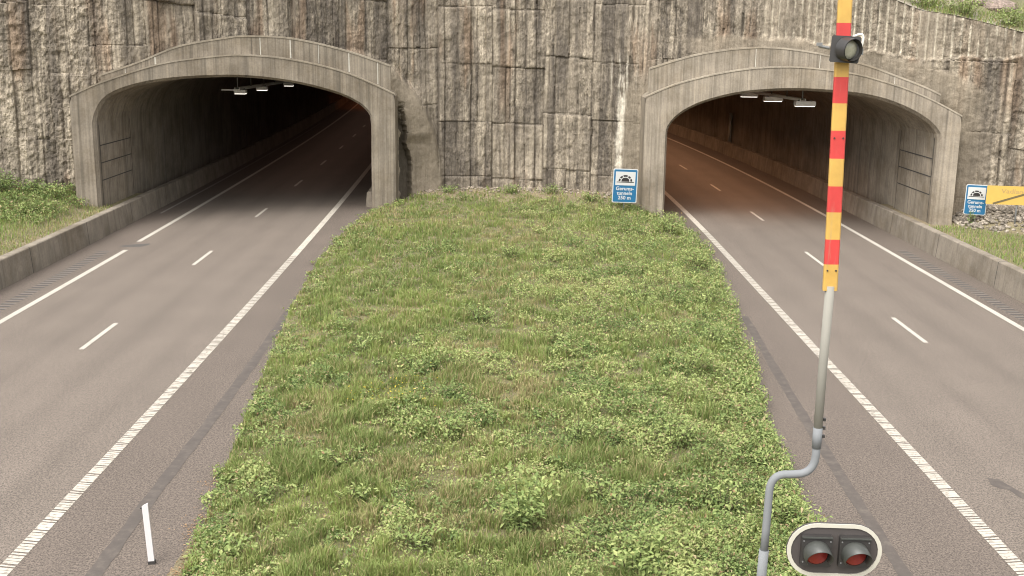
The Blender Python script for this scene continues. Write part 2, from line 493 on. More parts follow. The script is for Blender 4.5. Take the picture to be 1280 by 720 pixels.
barrier('concrete_barrier', cl, -5.45, 1, -24, 200, .98, 'long concrete barrier along the outer left edge of the left carriageway, grass behind it')
barrier('concrete_barrier', cr, 5.25, -1, -24, 200, .98, 'long concrete barrier along the outer right edge of the right carriageway, running into the tunnel')
barrier('concrete_barrier', cl, 5.08, -1, 58.2, 200, .8, 'short visible end of concrete barrier just inside the left tunnel beside its right pillar', .3)
# pale gutter line at the barrier foot in the left tunnel
o = link('gutter', line_mesh('gutter', cl, -4.95, .12, [(55, 120)], .006, M['groove_rim'])); tag(o, 'pale gutter line at the barrier foot inside the left tunnel', 'gutter', kind='structure')

# ------------------------------------------------------------------ tunnel portals
def smooth_curve(pts, n=6):
    P = np.array(pts, float); out = []
    for i in range(len(P) - 1):
        p0 = P[max(i - 1, 0)]; p1 = P[i]; p2 = P[i + 1]; p3 = P[min(i + 2, len(P) - 1)]
        for t in np.linspace(0, 1, n, endpoint=False):
            out.append(.5 * (2 * p1 + (p2 - p0) * t + (2 * p0 - 5 * p1 + 4 * p2 - p3) * t * t + (3 * p1 - p0 - 3 * p2 + p3) * t ** 3))
    out.append(P[-1]); return np.array(out)

def resample(P, n):
    s = np.r_[0, np.cumsum(np.hypot(*np.diff(P, axis=0).T))]; q = np.linspace(0, s[-1], n)
    return np.stack([np.interp(q, s, P[:, 0]), np.interp(q, s, P[:, 1])], 1)

def portal(P0, P1, outer, inner, par_top, ddir, fn, lab, depth=5.2, cham=.22, offs=(-6.55, 5.5), setback=.55, apex=6.9, panel_side=0):
    root = empty('tunnel_portal', (0, 0, 0), lab, 'tunnel portal')
    e = (P1 - P0) / np.linalg.norm(P1 - P0); nrm = np.array((-e[1], e[0]))
    d = np.array(ddir, float)
    def W(s, z, dep): p = P0 + e * s + d * dep; return (p[0], p[1], z)
    n = 90
    IN = resample(smooth_curve(inner), n)           # from left foot over the crown to the right foot
    oc = smooth_curve(outer)
    L = np.linalg.norm(P1 - P0)
    OUT = np.vstack([[(0, -.3)], oc, [(L, -.3)]])
    OUT = resample(OUT, n)
    # match the outline points by the crown
    ic = (IN - IN.mean(0)); c = np.array((IN[:, 0].mean(), 1.5))
    V = []; F = []
    # chamfered inner edge: move outwards on the face
    dirn = np.gradient(IN, axis=0); dirn /= np.linalg.norm(dirn, axis=1)[:, None]
    nin = np.stack([-dirn[:, 1], dirn[:, 0]], 1)    # outward (left of travel)
    FACE = IN + nin * cham * .55
    # outer samples by ray from c through FACE points: keeps quads tidy
    ang_o = np.unwrap(np.arctan2(OUT[:, 1] - c[1], OUT[:, 0] - c[0])); ang_f = np.unwrap(np.arctan2(FACE[:, 1] - c[1], FACE[:, 0] - c[0]))
    o_s = np.argsort(ang_o); 
    def outer_at(a):
        return np.array([np.interp(a, ang_o[o_s], OUT[o_s, 0]), np.interp(a, ang_o[o_s], OUT[o_s, 1])])
    OO = np.array([outer_at(a) for a in ang_f])
    rows = [[W(s, z, 0) for s, z in OO], [W(s, z, 0) for s, z in FACE], [W(s, z, cham) for s, z in IN], [W(s, z, depth) for s, z in IN]]
    # feet: fill the bottom by extending straight down
    me_v = [p for r in rows for p in r]
    for r in range(3):
        for i in range(n - 1):
            a = r * n + i; F.append((a, a + 1, a + n + 1, a + n))
    # top (extrados) and the outer flanks
    b0 = len(me_v)
    ext = [(s, z) for s, z in OUT]
    me_v += [W(s, z, 0) for s, z in ext]; me_v += [W(s, z, depth) for s, z in ext]
    for i in range(n - 1): F.append((b0 + i, b0 + n + i, b0 + n + i + 1, b0 + i + 1))
    me = mesh_from('portal_frame', me_v, F, M['concrete'])
    link('portal_frame', me, root)
    # projecting lip of the arch top
    lip = MB(); pts = [W(s, z + .012, -.02) for s, z in oc]
    for a, b in zip(oc[:-1], oc[1:]):
        v = [W(a[0], a[1] - .05, -.035), W(b[0], b[1] - .05, -.035), W(b[0], b[1] + .02, -.035), W(a[0], a[1] + .02, -.035),
             W(a[0], a[1] + .02, .25), W(b[0], b[1] + .02, .25), W(a[0], a[1] - .05, .0), W(b[0], b[1] - .05, .0)]
        lip.add(v, [(0, 1, 2, 3), (3, 2, 5, 4), (6, 7, 1, 0)])
    lip.build('arch_lip', M['coping_lit'], root)
    # parapet
    pt = smooth_curve(par_top); V = []; F = []; m = len(pt)
    ob = np.interp(pt[:, 0], oc[:, 0], oc[:, 1])
    for (s, z), zb in zip(pt, ob):
        V += [W(s, zb - .3, setback), W(s, z, setback), W(s, z, setback + .25), W(s, zb - .3, setback + .25)]
    for i in range(m - 1):
        for k in range(3):
            a = 4 * i + k; F.append((a, a + 4, a + 5, a + 1))
    F += [(0, 1, 2, 3), tuple(4 * (m - 1) + k for k in (3, 2, 1, 0))]
    par = link('parapet', mesh_from('parapet', V, F, M['parapet']), root)
    cap = MB()
    for i in range(m - 1):
        (s, z), (s2, z2) = pt[i], pt[i + 1]
        cap.add([W(s, z - .06, setback - .03), W(s2, z2 - .06, setback - .03), W(s2, z2 + .025, setback - .03), W(s, z + .025, setback - .03), W(s, z + .025, setback + .28), W(s2, z2 + .025, setback + .28)],
                [(0, 1, 2, 3), (3, 2, 5, 4)])
    cap.build('parapet_coping', M['coping_lit'], par)
    jj = MB()
    for s in np.linspace(pt[0, 0] + 1.0, pt[-1, 0] - .6, 9):
        s += random.uniform(-.2, .2)
        zt = np.interp(s, pt[:, 0], pt[:, 1]); zb = np.interp(s, oc[:, 0], oc[:, 1])
        if random.random() < .5:
            w = random.choice((.03, .05, .07))
            jj.add([W(s, zb + .03, setback - .008), W(s + w, zb + .03, setback - .008), W(s + w * .8, zt - .08, setback - .008), W(s, zt - .08, setback - .008)], [(0, 1, 2, 3)])
    jj.build_each('lime_streak', M['lime'], par)
    # panel seams on the reveal wall
    side = panel_side; s_in = inner[0][0] if side < 0 else inner[-1][0]
    pm = MB()
    for z in (2.15, 2.95, 3.75):
        o_ = .012 * (1 if side < 0 else -1)
        pm.add([W(s_in + o_, z, .5), W(s_in + o_, z, depth - .3), W(s_in + o_, z + .045, depth - .3), W(s_in + o_, z + .045, .5)], [(0, 1, 2, 3)])
    for dp in (.45, depth - .25):
        o_ = .010 * (1 if side < 0 else -1)
        pm.add([W(s_in + o_, .9, dp), W(s_in + o_, .9, dp + .05), W(s_in + o_, 4.7, dp + .05), W(s_in + o_, 4.7, dp)], [(0, 1, 2, 3)])
    pm.build_each('panel_seam', M['dark_gap'], root)
    # lining swept along the road
    grow = .16
    prof = IN + nin * grow
    s0, s1 = prof[:, 0].min(), prof[:, 0].max()
    V = []; F = []
    u = offs[0] + (prof[:, 0] - s0) / (s1 - s0) * (offs[1] - offs[0])
    ystart = np.array([(P0 + e * s + d * (depth - .35))[1] for s in np.clip(prof[:, 0], s0, s1)])
    K = 95
    zz = prof[:, 1].copy(); zz[0] = zz[-1] = -.1
    for k in range(K):
        y = ystart + 2.2 * k
        x = fn(y) + u
        if k == 0:
            xf = np.array([(P0 + e * s + d * (depth - .35))[0] for s in prof[:, 0]]); x = xf
        elif k < 4:
            xf = np.array([(P0 + e * s + d * (depth - .35))[0] for s in prof[:, 0]]) ; t = k / 4; x = x * t + (xf + fn(y) - fn(ystart)) * (1 - t)
        g = .06 * ((k // 3) % 2)
        V += [(a, b, c_) for a, b, c_ in zip(x, y, zz)]
    for k in range(K - 1):
        for i in range(n - 1):
            a = k * n + i; F.append((a, a + n, a + n + 1, a + 1))
    F.append(tuple((K - 1) * n + i for i in range(n)))
    me = mesh_from('tunnel_lining', V, F, M['lining'], smooth=True)
    link('tunnel_lining', me, root)
    rb = MB()
    for k in (3, 6, 9, 13, 17):
        ring = [Vector(V[k * n + i]) for i in range(n)]
        c0 = sum(ring, Vector()) / n
        q = [p + (c0 - p).normalized() * .03 for p in ring]; q2 = [p + Vector((0, .09, 0)) for p in q]
        rb.add(q + q2, [(i, i + 1, n + i + 1, n + i) for i in range(n - 1)])
    rb.build_each('lining_joint', simple('joint_lime', (.24, .21, .175), .9, 0, .3, 6), root)
    return IN

LO = [(0, 6.03), (.75, 6.38), (1.5, 6.68), (3.3, 7.27), (4.75, 7.6), (7, 7.86), (8.0, 7.88), (9.55, 7.78), (11.47, 7.46), (13.4, 6.92), (15.62, 5.98)]
LI = [(1.0, -.1), (1.0, 2.5), (1.0, 4.6), (1.07, 5.1), (1.5, 5.85), (2.36, 6.3), (3.68, 6.62), (5.6, 6.80), (7.95, 6.82), (10.39, 6.53), (12.38, 6.04), (13.47, 5.58), (14.05, 5.13), (14.27, 4.6), (14.27, 2.3), (14.27, -.1)]
LT = [(1.2, 6.95), (2.95, 7.55), (4.78, 8.27), (7.0, 8.68), (7.8, 8.76), (9.7, 8.74), (11.5, 8.46), (13.4, 8.0), (15.35, 7.38)]
portal(LP0, LP1, LO, LI, LT, (-.042, 1), cl, 'left concrete tunnel portal with arched parapet and dark bore, beside the left grass bank', offs=(-6.5, 5.45), panel_side=-1)
RO = [(0, 6.06), (1.2, 6.57), (2.3, 6.92), (3.93, 7.31), (5.69, 7.58), (7.72, 7.66), (10.05, 7.45), (11.38, 7.16), (12.55, 6.82), (13.72, 6.36), (14.97, 5.74)]
RI = [(1.27, -.1), (1.27, 2.2), (1.27, 4.3), (1.36, 4.62), (1.65, 5.0), (2.2, 5.42), (3.1, 5.84), (4.43, 6.23), (5.76, 6.45), (7.71, 6.58), (10.01, 6.5), (11.44, 6.3), (12.62, 5.92), (13.47, 5.47), (13.95, 5.04), (14.12, 4.5), (14.1, 2.3), (14.1, -.1)]
RT = [(.19, 7.42), (1.61, 7.86), (2.98, 8.2), (4.74, 8.46), (6.49, 8.53), (8.53, 8.32), (10.73, 7.85), (11.93, 7.47), (13.4, 6.95), (14.2, 6.6)]
portal(RP0, RP1, RO, RI, RT, (0, 1), cr, 'right concrete tunnel portal with arched parapet, behind the red and yellow boom', offs=(-5.05, 6.15), panel_side=1)

# ------------------------------------------------------------------ rock face
def rock_face():
    nu = len(WPATH); nv = 230
    tv = np.linspace(0, 1, nv)
    top = wall_top(WPATH[:, 0])
    X0 = np.repeat(WPATH[:, 0][:, None], nv, 1); Y0 = np.repeat(WPATH[:, 1][:, None], nv, 1)
    Z = -.2 + (top[:, None] + .2) * tv[None, :]
    S = np.repeat(WS[:, None], nv, 1)
    t = np.gradient(WPATH, axis=0); t /= np.linalg.norm(t, axis=1)[:, None]
    nx, ny = t[:, 1][:, None], -t[:, 0][:, None]      # towards the camera
    # drilled columns
    edges = [0.0]; r = random.Random(5)
    while edges[-1] < WS[-1] + 2:
        edges.append(edges[-1] + r.choice((.26, .32, .38, .45, .55, .7)))
    edges = np.array(edges)
    wob = .05 * (fbm(S * .25, Z * .6, seed=77) - .5) * 2
    Sw = S + wob
    ci = np.clip(np.searchsorted(edges, Sw) - 1, 0, len(edges) - 2)
    u = (Sw - edges[ci]) / (edges[ci + 1] - edges[ci]); wcol = edges[ci + 1] - edges[ci]
    # horizontal breaks: heights vary by groups of columns
    grp = ci // 6
    tilt_ = .22 * (S - edges[np.clip(grp * 6, 0, len(edges) - 1)]) * (_h(grp, grp * 0, grp * 0, 13) - .5)
    zz = Z + tilt_ + .5 * _h(grp, grp * 0, grp * 0, 12) * 3 + .10 * (fbm(S * 1.2, Z * 1.2, seed=31) - .5)
    ri = np.floor(zz / 3.0 + .35 * _h(grp, grp * 0, grp * 0, 5))
    rf = zz / 3.0 + .35 * _h(grp, grp * 0, grp * 0, 5) - ri
    dcol = (_h(ci, ci * 0, ci * 0, 21) - .5) * .15
    drow = (_h(ci, ri, ci * 0, 22) - .5) * .10 + (_h(grp, ri, grp * 0, 23) - .5) * .16
    round_ = -.065 * (np.abs(u - .5) * 2) ** 4 * np.minimum(1, wcol / .5)
    # zones
    left = sm(-17, -21, X0); right = sm(9, 14, X0)
    rough = .45 + .55 * left + .25 * right
    f1 = fbm(S * .9, Z * .9, seed=41, oct=4) - .5
    f2 = fbm(S * 3.2, Z * 3.6, seed=42, oct=4) - .5
    f3 = fbm(S * 7.5, Z * 2.0, seed=43, oct=3) - .5
    f4 = fbm(S * 9, Z * 6, seed=44, oct=2) - .5
    slab = .30 + .70 * _h(ci // 2, ri, ci * 0, 45)
    slab = np.where(left > .5, np.maximum(slab, .75), slab)
    f2 = f2 * slab; f3 = f3 * slab
    disp = dcol + drow + round_ + .26 * f1 + rough * .20 * f2 + .10 * f3 + rough * .10 * f4
    ledge = -.05 * (_h(grp, ri, ri * 0, 81) > .45) * np.exp(-(np.minimum(rf, 1 - rf) * 3.0 / .06) ** 2)
    disp = disp + ledge
    # smooth sprayed concrete by the left portal's right shoulder and over the right portal
    sx = X0; arc = np.hypot((sx + 9.6) / 4.75, (Z - 1.0) / 6.9)
    shot = sm(1.06, .98, arc + .05 * (fbm(S * .8, Z * .8, seed=61) - .5)) * sm(-10.3, -9.0, sx)
    shot2 = sm(7.2, 8.6, sx) * sm(20.6, 19.2, sx) * sm(.2, -.2, Z - (9.0 + .28 * (13 - sx) * (sx > 13) + .9 * (fbm(S * .6, Z * .6, seed=62) - .5)))
    shot3 = sm(6.6, 6.2, sx) * sm(4.4, 5.0, sx + .3 * (fbm(S, Z, seed=63) - .5)) * sm(7.6, 6.0, Z)
    sh = np.maximum(np.maximum(shot, shot2 * .85), shot3 * .8)
    smoothd = .30 * (fbm(S * .6, Z * .6, seed=64) - .5) + .06 * f2
    disp = disp * (1 - sh) + smoothd * sh
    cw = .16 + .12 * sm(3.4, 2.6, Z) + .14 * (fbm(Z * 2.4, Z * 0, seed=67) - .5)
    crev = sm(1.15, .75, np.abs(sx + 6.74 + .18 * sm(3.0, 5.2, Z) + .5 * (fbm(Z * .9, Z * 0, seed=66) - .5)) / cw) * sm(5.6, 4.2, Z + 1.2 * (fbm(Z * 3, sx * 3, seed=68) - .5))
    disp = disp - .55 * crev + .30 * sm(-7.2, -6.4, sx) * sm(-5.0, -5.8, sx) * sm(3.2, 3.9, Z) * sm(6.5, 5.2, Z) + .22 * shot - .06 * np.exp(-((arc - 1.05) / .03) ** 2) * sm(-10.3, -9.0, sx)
    crev_shade = crev
    # upper right bench: fresher rock with thin evenly spaced drill lines, set back above a ragged ledge
    brk = 9.15 - .17 * np.clip(sx - 11, 0, 5.5) + .55 * (fbm(S * .9, S * 0, seed=71) - .5)
    up = right * sm(-.08, .08, Z - brk)
    drill = np.abs((((S + .05 * (fbm(S * 3, S * 0, seed=74) - .5)) / .36) % 1) - .5) * 2
    line = up * sm(.66, .86, drill)
    disp = disp * (1 - .6 * up) - .16 * up + .05 * line + up * .10 * f2
    disp = disp + right * .16 * np.exp(-((Z - brk) / .12) ** 2) * (f2 * 2)
    disp = disp - .05 * Z * .55 * .4           # slight batter
    X = X0 + nx * disp; Y = Y0 + ny * disp
    # pigment
    tone = _h(ci, ri, ci * 0, 51); tone2 = _h(ci, ci * 0, ci * 0, 52)
    streak = fbm(S * 3.4, Z * .22, seed=53, oct=4)
    streak2 = fbm(S * 1.1, Z * .14, seed=54, oct=3)
    blot = fbm(S * .5, Z * .5, seed=55)
    light = np.array((.55, .468, .355)); mid = np.array((.335, .282, .215)); dark = np.array((.175, .147, .117)); rust = np.array((.26, .15, .085))
    streak3 = fbm(S * 9, Z * .5, seed=58, oct=3)
    k = .20 + .30 * (_h(ci // 2, ri, ci * 0, 46) - .5) + .42 * tone * tone2 + .95 * (streak3 - .5) + 1.15 * (streak - .5) + .30 * (_h(ci, ci * 0 + 9, ci * 0, 85) > .80) * sm(0, .2, u) * sm(1, .8, u) * sm(.30, .5, fbm(S * 2, Z * .6, seed=86)) * (1 - left) + .95 * (streak2 - .5) + .5 * f2 + .35 * (blot - .5) + .12
    k = k + .22 * (1 - left) * (tone2 > .72) * sm(.1, .4, u) * sm(.95, .7, u)
    k = k + .16 * left
    k = np.clip(k, 0, 1)[..., None]
    k = k * .97
    k = np.clip(k, 0, 1)
    C = np.where(k < .5, dark + (mid - dark) * (k / .5), mid + (light - mid) * ((k - .5) / .5))
    rs = (sm(.60, .72, fbm(S * .9, Z * .12, seed=56)) * .45 + .5 * right * sm(19.5, 21, sx) * sm(.5, .65, fbm(S * 1.3, Z * .3, seed=57)))[..., None]
    C = C * (1 - rs) + rust * rs * (.5 + k)
    seam = np.exp(-(np.minimum(rf, 1 - rf) * 3.0 / .035) ** 2) * .55 * (_h(grp, ri, ri * 0, 81) > .45)
    gap = sm(.07, .0, np.minimum(u, 1 - u) * wcol) * .45 * (_h(ci, ci * 0 + 3, ci * 0, 82) > .3)
    dk = np.clip(np.maximum(seam, gap) * (1 - sh) * (1 - up), 0, 1)[..., None]
    C = C * (1 - dk) + dark * .8 * dk
    shc = np.array((.30, .25, .185)) * (.80 + .5 * fbm(S * .7, Z * .5, seed=65))[..., None] * (.85 + .3 * streak)[..., None]
    C = C * (1 - sh[..., None]) + shc * sh[..., None]
    upc = np.array((.34, .285, .215)) * (.65 + .7 * fbm(S * 2.2, Z * 2.2, seed=72))[..., None]
    C = C * (1 - .75 * up[..., None]) + upc * .75 * up[..., None]
    ln = (line * sm(.28, .42, fbm(S * .8, Z * .8, seed=73)))[..., None]
    C = C * (1 - ln) + np.array((.66, .58, .45)) * ln
    C = C * (1 - .55 * crev_shade[..., None])  # shade of the crevice put into the pigment as well
    # lime runs
    run = sm(.30, .08, np.abs(sx - 4.75 - .10 * (fbm(Z * 1.3, Z * 0, seed=91) - .5) * 2)) * sm(1.6, 2.4, Z) * sm(7.4, 6.4, Z)
    run = run * sm(.40, .56, fbm(S * 6, Z * 1.4, seed=92) + .14 * sm(5.4, 4.0, Z))
    thin = sm(.05, .02, np.abs(((sx - 4.45) % .42) - .2)) * sm(6, 6.5, Z) * sm(8.3, 7.6, Z) * sm(.8, .6, np.abs(sx - 4.75))
    run = np.clip(run + .6 * thin, 0, 1)[..., None] * .9
    C = C * (1 - run) + np.array((.85, .77, .63)) * run
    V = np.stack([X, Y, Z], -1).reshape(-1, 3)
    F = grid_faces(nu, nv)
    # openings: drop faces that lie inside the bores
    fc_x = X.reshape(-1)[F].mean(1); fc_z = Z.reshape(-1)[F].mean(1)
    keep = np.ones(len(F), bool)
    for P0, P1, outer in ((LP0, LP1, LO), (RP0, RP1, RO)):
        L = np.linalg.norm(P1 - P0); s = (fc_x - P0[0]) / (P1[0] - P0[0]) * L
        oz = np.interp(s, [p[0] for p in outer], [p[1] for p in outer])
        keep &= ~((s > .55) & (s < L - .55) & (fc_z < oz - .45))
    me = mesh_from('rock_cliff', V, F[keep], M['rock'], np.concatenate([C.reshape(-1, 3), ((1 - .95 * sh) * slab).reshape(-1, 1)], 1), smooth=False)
    tag(link('rock_cliff', me), 'tall blasted rock cutting face with vertical drill columns around both portals', 'rock face', kind='structure')
    return X, Y, Z
RX, RY, RZ = rock_face()

def hillside():
    top = np.stack([RX[:, -1], RY[:, -1], RZ[:, -1]], 1)[::8]
    t = np.gradient(WPATH, axis=0)[::8]; t /= np.linalg.norm(t, axis=1)[:, None]
    nrm = np.stack([-t[:, 1], t[:, 0]], 1)
    ds = np.r_[-.02, .25, .5, .8, 1.2, 1.7, 2.3, 3, 4, 5, 6.5, 8, 10, 13, 17, 24, 34, 50, 80, 140]
    V = []; pig = []
    for (x, y, z), n in zip(top, nrm):
        for i, d in enumerate(ds):
            dd = np.array((n[0] * (1 if d < 10 else .3), max(n[1], .5)))
            px, py = x + dd[0] * d, y + dd[1] * d
            zz = z + .02 * (i == 0) + (.04 * min(d, .8) + .30 * max(0, min(d - .8, 14)) + .08 * max(0, d - 14.8)) + (.5 * (float(fbm(np.array(px * .7), np.array(py * .7), seed=101)) - .5) * min(1, d / 2))
            V.append((px, py, zz))
            q = float(fbm(np.array(px * .9), np.array(py * .9), seed=102)); g = 1 if d > .9 else 0
            rock = np.array((.36, .31, .25)) * (.7 + .6 * q); soil = np.array((.17, .16, .085)) * (.7 + .6 * q)
            pig.append(rock if not g else (soil if q < .62 else rock * .9))
    F = grid_faces(len(top), len(ds))
    me = mesh_from('hillside', np.array(V), F, M['soil'], np.array(pig), smooth=True)
    tag(link('hillside', me), 'rocky hillside above the rock cutting', 'hillside', kind='structure')
hillside()

# ------------------------------------------------------------------ median and banks
def soil_pig(X, Y, tan):
    q = fbm(X * 1.1, Y * 1.1, seed=111); q2 = fbm(X * 5, Y * 5, seed=112)
    g = np.array((.125, .122, .055)); b = np.array((.225, .18, .115))
    k = np.clip(sm(.45, .7, q) * .5 + tan + .5 * (q2 - .5), 0, 1)[..., None]
    return g * (1 - k) + b * k

def median():
    ys = np.arange(4, 62.4, .22); us = np.linspace(0, 1, 70)
    V = []; pig = []
    Yg, U = np.meshgrid(ys, us, indexing='ij')
    wob = .22 * (fbm(Yg * .7, U * 0, seed=120) - .5)
    a = gl(Yg) - .10 - .3 * sm(19, 16.5, Yg) + wob * (U < .5); b = gr(Yg) + .10 + wob * (U >= .5)
    a = np.where(Yg > 57, np.maximum(a, -7.4), a); b = np.where(Yg > 56, np.minimum(b, 6.6), b)
    X = a + (b - a) * U
    Z = zmed(X, Yg)
    tan = (.25 + .3 * sm(20, 17, Yg)) * sm(.6, .0, np.minimum(X - gl(Yg), gr(Yg) - X)) + .6 * sm(56, 58.5, Yg) + .1
    me = mesh_from('median', np.stack([X, Yg, Z], -1).reshape(-1, 3), grid_faces(len(ys), len(us))[:, ::-1], M['soil'], soil_pig(X, Yg, tan).reshape(-1, 3), True)
    tag(link('median_ground', me), 'earth of the overgrown median strip between the carriageways', 'ground', kind='structure')
median()
def bank(side):
    ys = np.arange(-10, 56, .4); us = np.r_[0, .15, .4, .8, 1.2, 1.7, 2.2, 2.8, 3.4, 4, 5, 6, 8, 10, 14, 20, 40]
    Yg, U = np.meshgrid(ys, us, indexing='ij')
    X = (cl(Yg) - 5.82 - U) if side < 0 else (cr(Yg) + 5.62 + U)
    Z = zbank(X, Yg); Z[:, 0] -= .03
    tan = .25 + (.5 * sm(2.6, .8, wall_y(X) - Yg) if side > 0 else .1)
    F = grid_faces(len(ys), len(us))
    me = mesh_from('bank', np.stack([X, Yg, Z], -1).reshape(-1, 3), F if side < 0 else F[:, ::-1], M['soil'], soil_pig(X, Yg, tan).reshape(-1, 3), True)
    tag(link('bank_ground', me), ('grassy bank behind the left barrier' if side < 0 else 'bank behind the right barrier below the signs'), 'ground', kind='structure')
bank(-1); bank(1)

# ------------------------------------------------------------------ vegetation meshes
def blades(P, h, w, lean, col):
    """5-vertex grass blades; P (n,3)"""
    n = len(P); a = rng.uniform(0, 2 * np.pi, n); b = a + rng.normal(0, .6, n) + np.pi / 2
    dx, dy = np.cos(a) * w / 2, np.sin(a) * w / 2
    lx, ly = np.cos(b) * lean * h, np.sin(b) * lean * h
    V = np.empty((n, 5, 3))
    z0 = P[:, 2]
    V[:, 0] = np.stack([P[:, 0] - dx, P[:, 1] - dy, z0 - .02], 1)
    V[:, 1] = np.stack([P[:, 0] + dx, P[:, 1] + dy, z0 - .02], 1)
    V[:, 2] = np.stack([P[:, 0] + dx * .8 + lx * .35, P[:, 1] + dy * .8 + ly * .35, z0 + h * .6], 1)
    V[:, 3] = np.stack([P[:, 0] - dx * .8 + lx * .35, P[:, 1] - dy * .8 + ly * .35, z0 + h * .6], 1)
    V[:, 4] = np.stack([P[:, 0] + lx, P[:, 1] + ly, z0 + h * (1 - .25 * lean)], 1)
    i = np.arange(n) * 5
    F = np.concatenate([np.stack([i, i + 1, i + 2], 1), np.stack([i, i + 2, i + 3], 1), np.stack([i + 3, i + 2, i + 4], 1)])
    return V.reshape(-1, 3), F, np.repeat(col, 5, 0)

def leaves(P, size, col, flat=.6, up=None):
    """folded 4-vertex diamond leaves (two triangles) centred on P"""
    n = len(P)
    az = rng.uniform(0, 2 * np.pi, n); tilt = rng.normal(.15, flat, n)
    d = np.stack([np.cos(az) * np.cos(tilt), np.sin(az) * np.cos(tilt), np.sin(tilt)], 1)
    s = np.stack([-np.sin(az), np.cos(az), rng.normal(0, .35, n)], 1); s /= np.linalg.norm(s, axis=1)[:, None]
    nrm = np.cross(d, s)
    L = size[:, None]; wd = (size * rng.uniform(.42, .62, n))[:, None]
    V = np.empty((n, 4, 3))
    V[:, 0] = P - d * L * .5
    V[:, 1] = P + s * wd * .5 + nrm * L * .10 - d * L * .02
    V[:, 2] = P + d * L * .5 - nrm * L * .06
    V[:, 3] = P - s * wd * .5 + nrm * L * .10 - d * L * .02
    i = np.arange(n) * 4
    F = np.concatenate([np.stack([i, i + 1, i + 2], 1), np.stack([i, i + 2, i + 3], 1)])
    return V.reshape(-1, 3), F, np.repeat(col, 4, 0)

def cat(parts):
    V = []; F = []; C = []; b = 0
    for v, f, c in parts:
        V.append(v); F.append(f + b); C.append(c); b += len(v)
    return np.concatenate(V), np.concatenate(F), np.concatenate(C)

def lerp(a, b, k): return np.asarray(a) * (1 - k[:, None]) + np.asarray(b) * k[:, None]
G_FRESH = (.25, .32, .082); G_DEEP = (.13, .195, .048); G_DRY = (.37, .295, .155); G_OLIVE = (.25, .24, .095)
L_PALE = (.395, .425, .165); L_MID = (.24, .305, .10); L_DEEP = (.10, .155, .048); L_RED = (.30, .20, .10)

def sample_median(n, pw=1.0):
    """positions on the median, denser towards the camera"""
    t = rng.random(n) ** pw
    Y = 1 / ((1 - t) / 13.5 + t / 60.0)            # uniform in 1/Y
    keep = rng.random(n) < np.clip((Y / 26) ** .45, .0, 1.0)
    Y = Y[keep]; u = rng.random(len(Y))
    X = gl(Y) - .12 + (gr(Y) - gl(Y) + .24) * u
    return X, Y

def leafy(X, Y):
    """0 grass .. 1 leafy weeds: right side and scattered drifts on the left"""
    a = sm(-1.0, 3.0, X + 2.4 * (fbm(X * .35, Y * .22, seed=131) - .5) * 2)
    b = sm(.50, .64, fbm(X * .55, Y * .40, seed=132))
    return np.clip(np.maximum(a * .95, b * .85) - .5 * sm(.58, .68, fbm(X * .5, Y * .3, seed=133)), 0, 1)
def dryness(X, Y):
    c = np.exp(-((X + .3 + .8 * np.sin(Y * .3)) / 1.7) ** 2) * .5
    return np.clip(sm(.50, .70, fbm(X * .6, Y * .45, seed=134)) * .8 + c * sm(.4, .6, fbm(X * .9, Y * .7, seed=135)), 0, 1)

def grass():
    X, Y = sample_median(400000, .84)
    lf, dr = leafy(X, Y), dryness(X, Y)
    cl_ = fbm(X * 2.2, Y * 2.2, seed=136)
    keep = rng.random(len(X)) < (1 - .55 * lf) * (.55 + .8 * sm(.35, .6, cl_)) * (1 - .25 * dr) * sm(60.5, 56.5, Y + 1.5 * (cl_ - .5))
    X, Y, lf, dr, cl_ = (q[keep] for q in (X, Y, lf, dr, cl_))
    n = len(X)
    e = np.minimum(X - gl(Y), gr(Y) - X)
    h = (.07 + .25 * sm(.42, .70, cl_)) * rng.uniform(.55, 1.35, n) * (1 - .35 * dr) * (.65 + .35 * sm(0, .7, e))
    w = rng.uniform(.006, .012, n) * (.7 + Y / 22)
    k = rng.random(n)
    fresh = sm(.45, .62, fbm(X * .8, Y * .6, seed=137))
    c = lerp(G_DEEP, G_FRESH, np.clip(.25 + .6 * fresh + .5 * (k - .5), 0, 1))
    c = c * (1 - .45 * k[:, None]) + np.array(G_OLIVE) * .45 * k[:, None]
    dk = (rng.random(n) < .17 + .6 * dr).astype(float) * rng.uniform(.5, 1, n)
    c = c * (1 - dk[:, None]) + np.array(G_DRY) * dk[:, None]
    Z = zmed(X, Y)
    V, F, C = blades(np.stack([X, Y, Z], 1), h, w, rng.uniform(.15, .75, n), c)
    o = link('grass', mesh_from('grass', V, F, M['leaf'], C))
    tag(o, 'long mixed green and dry grass growing over the median strip', 'grass', kind='stuff')
grass()

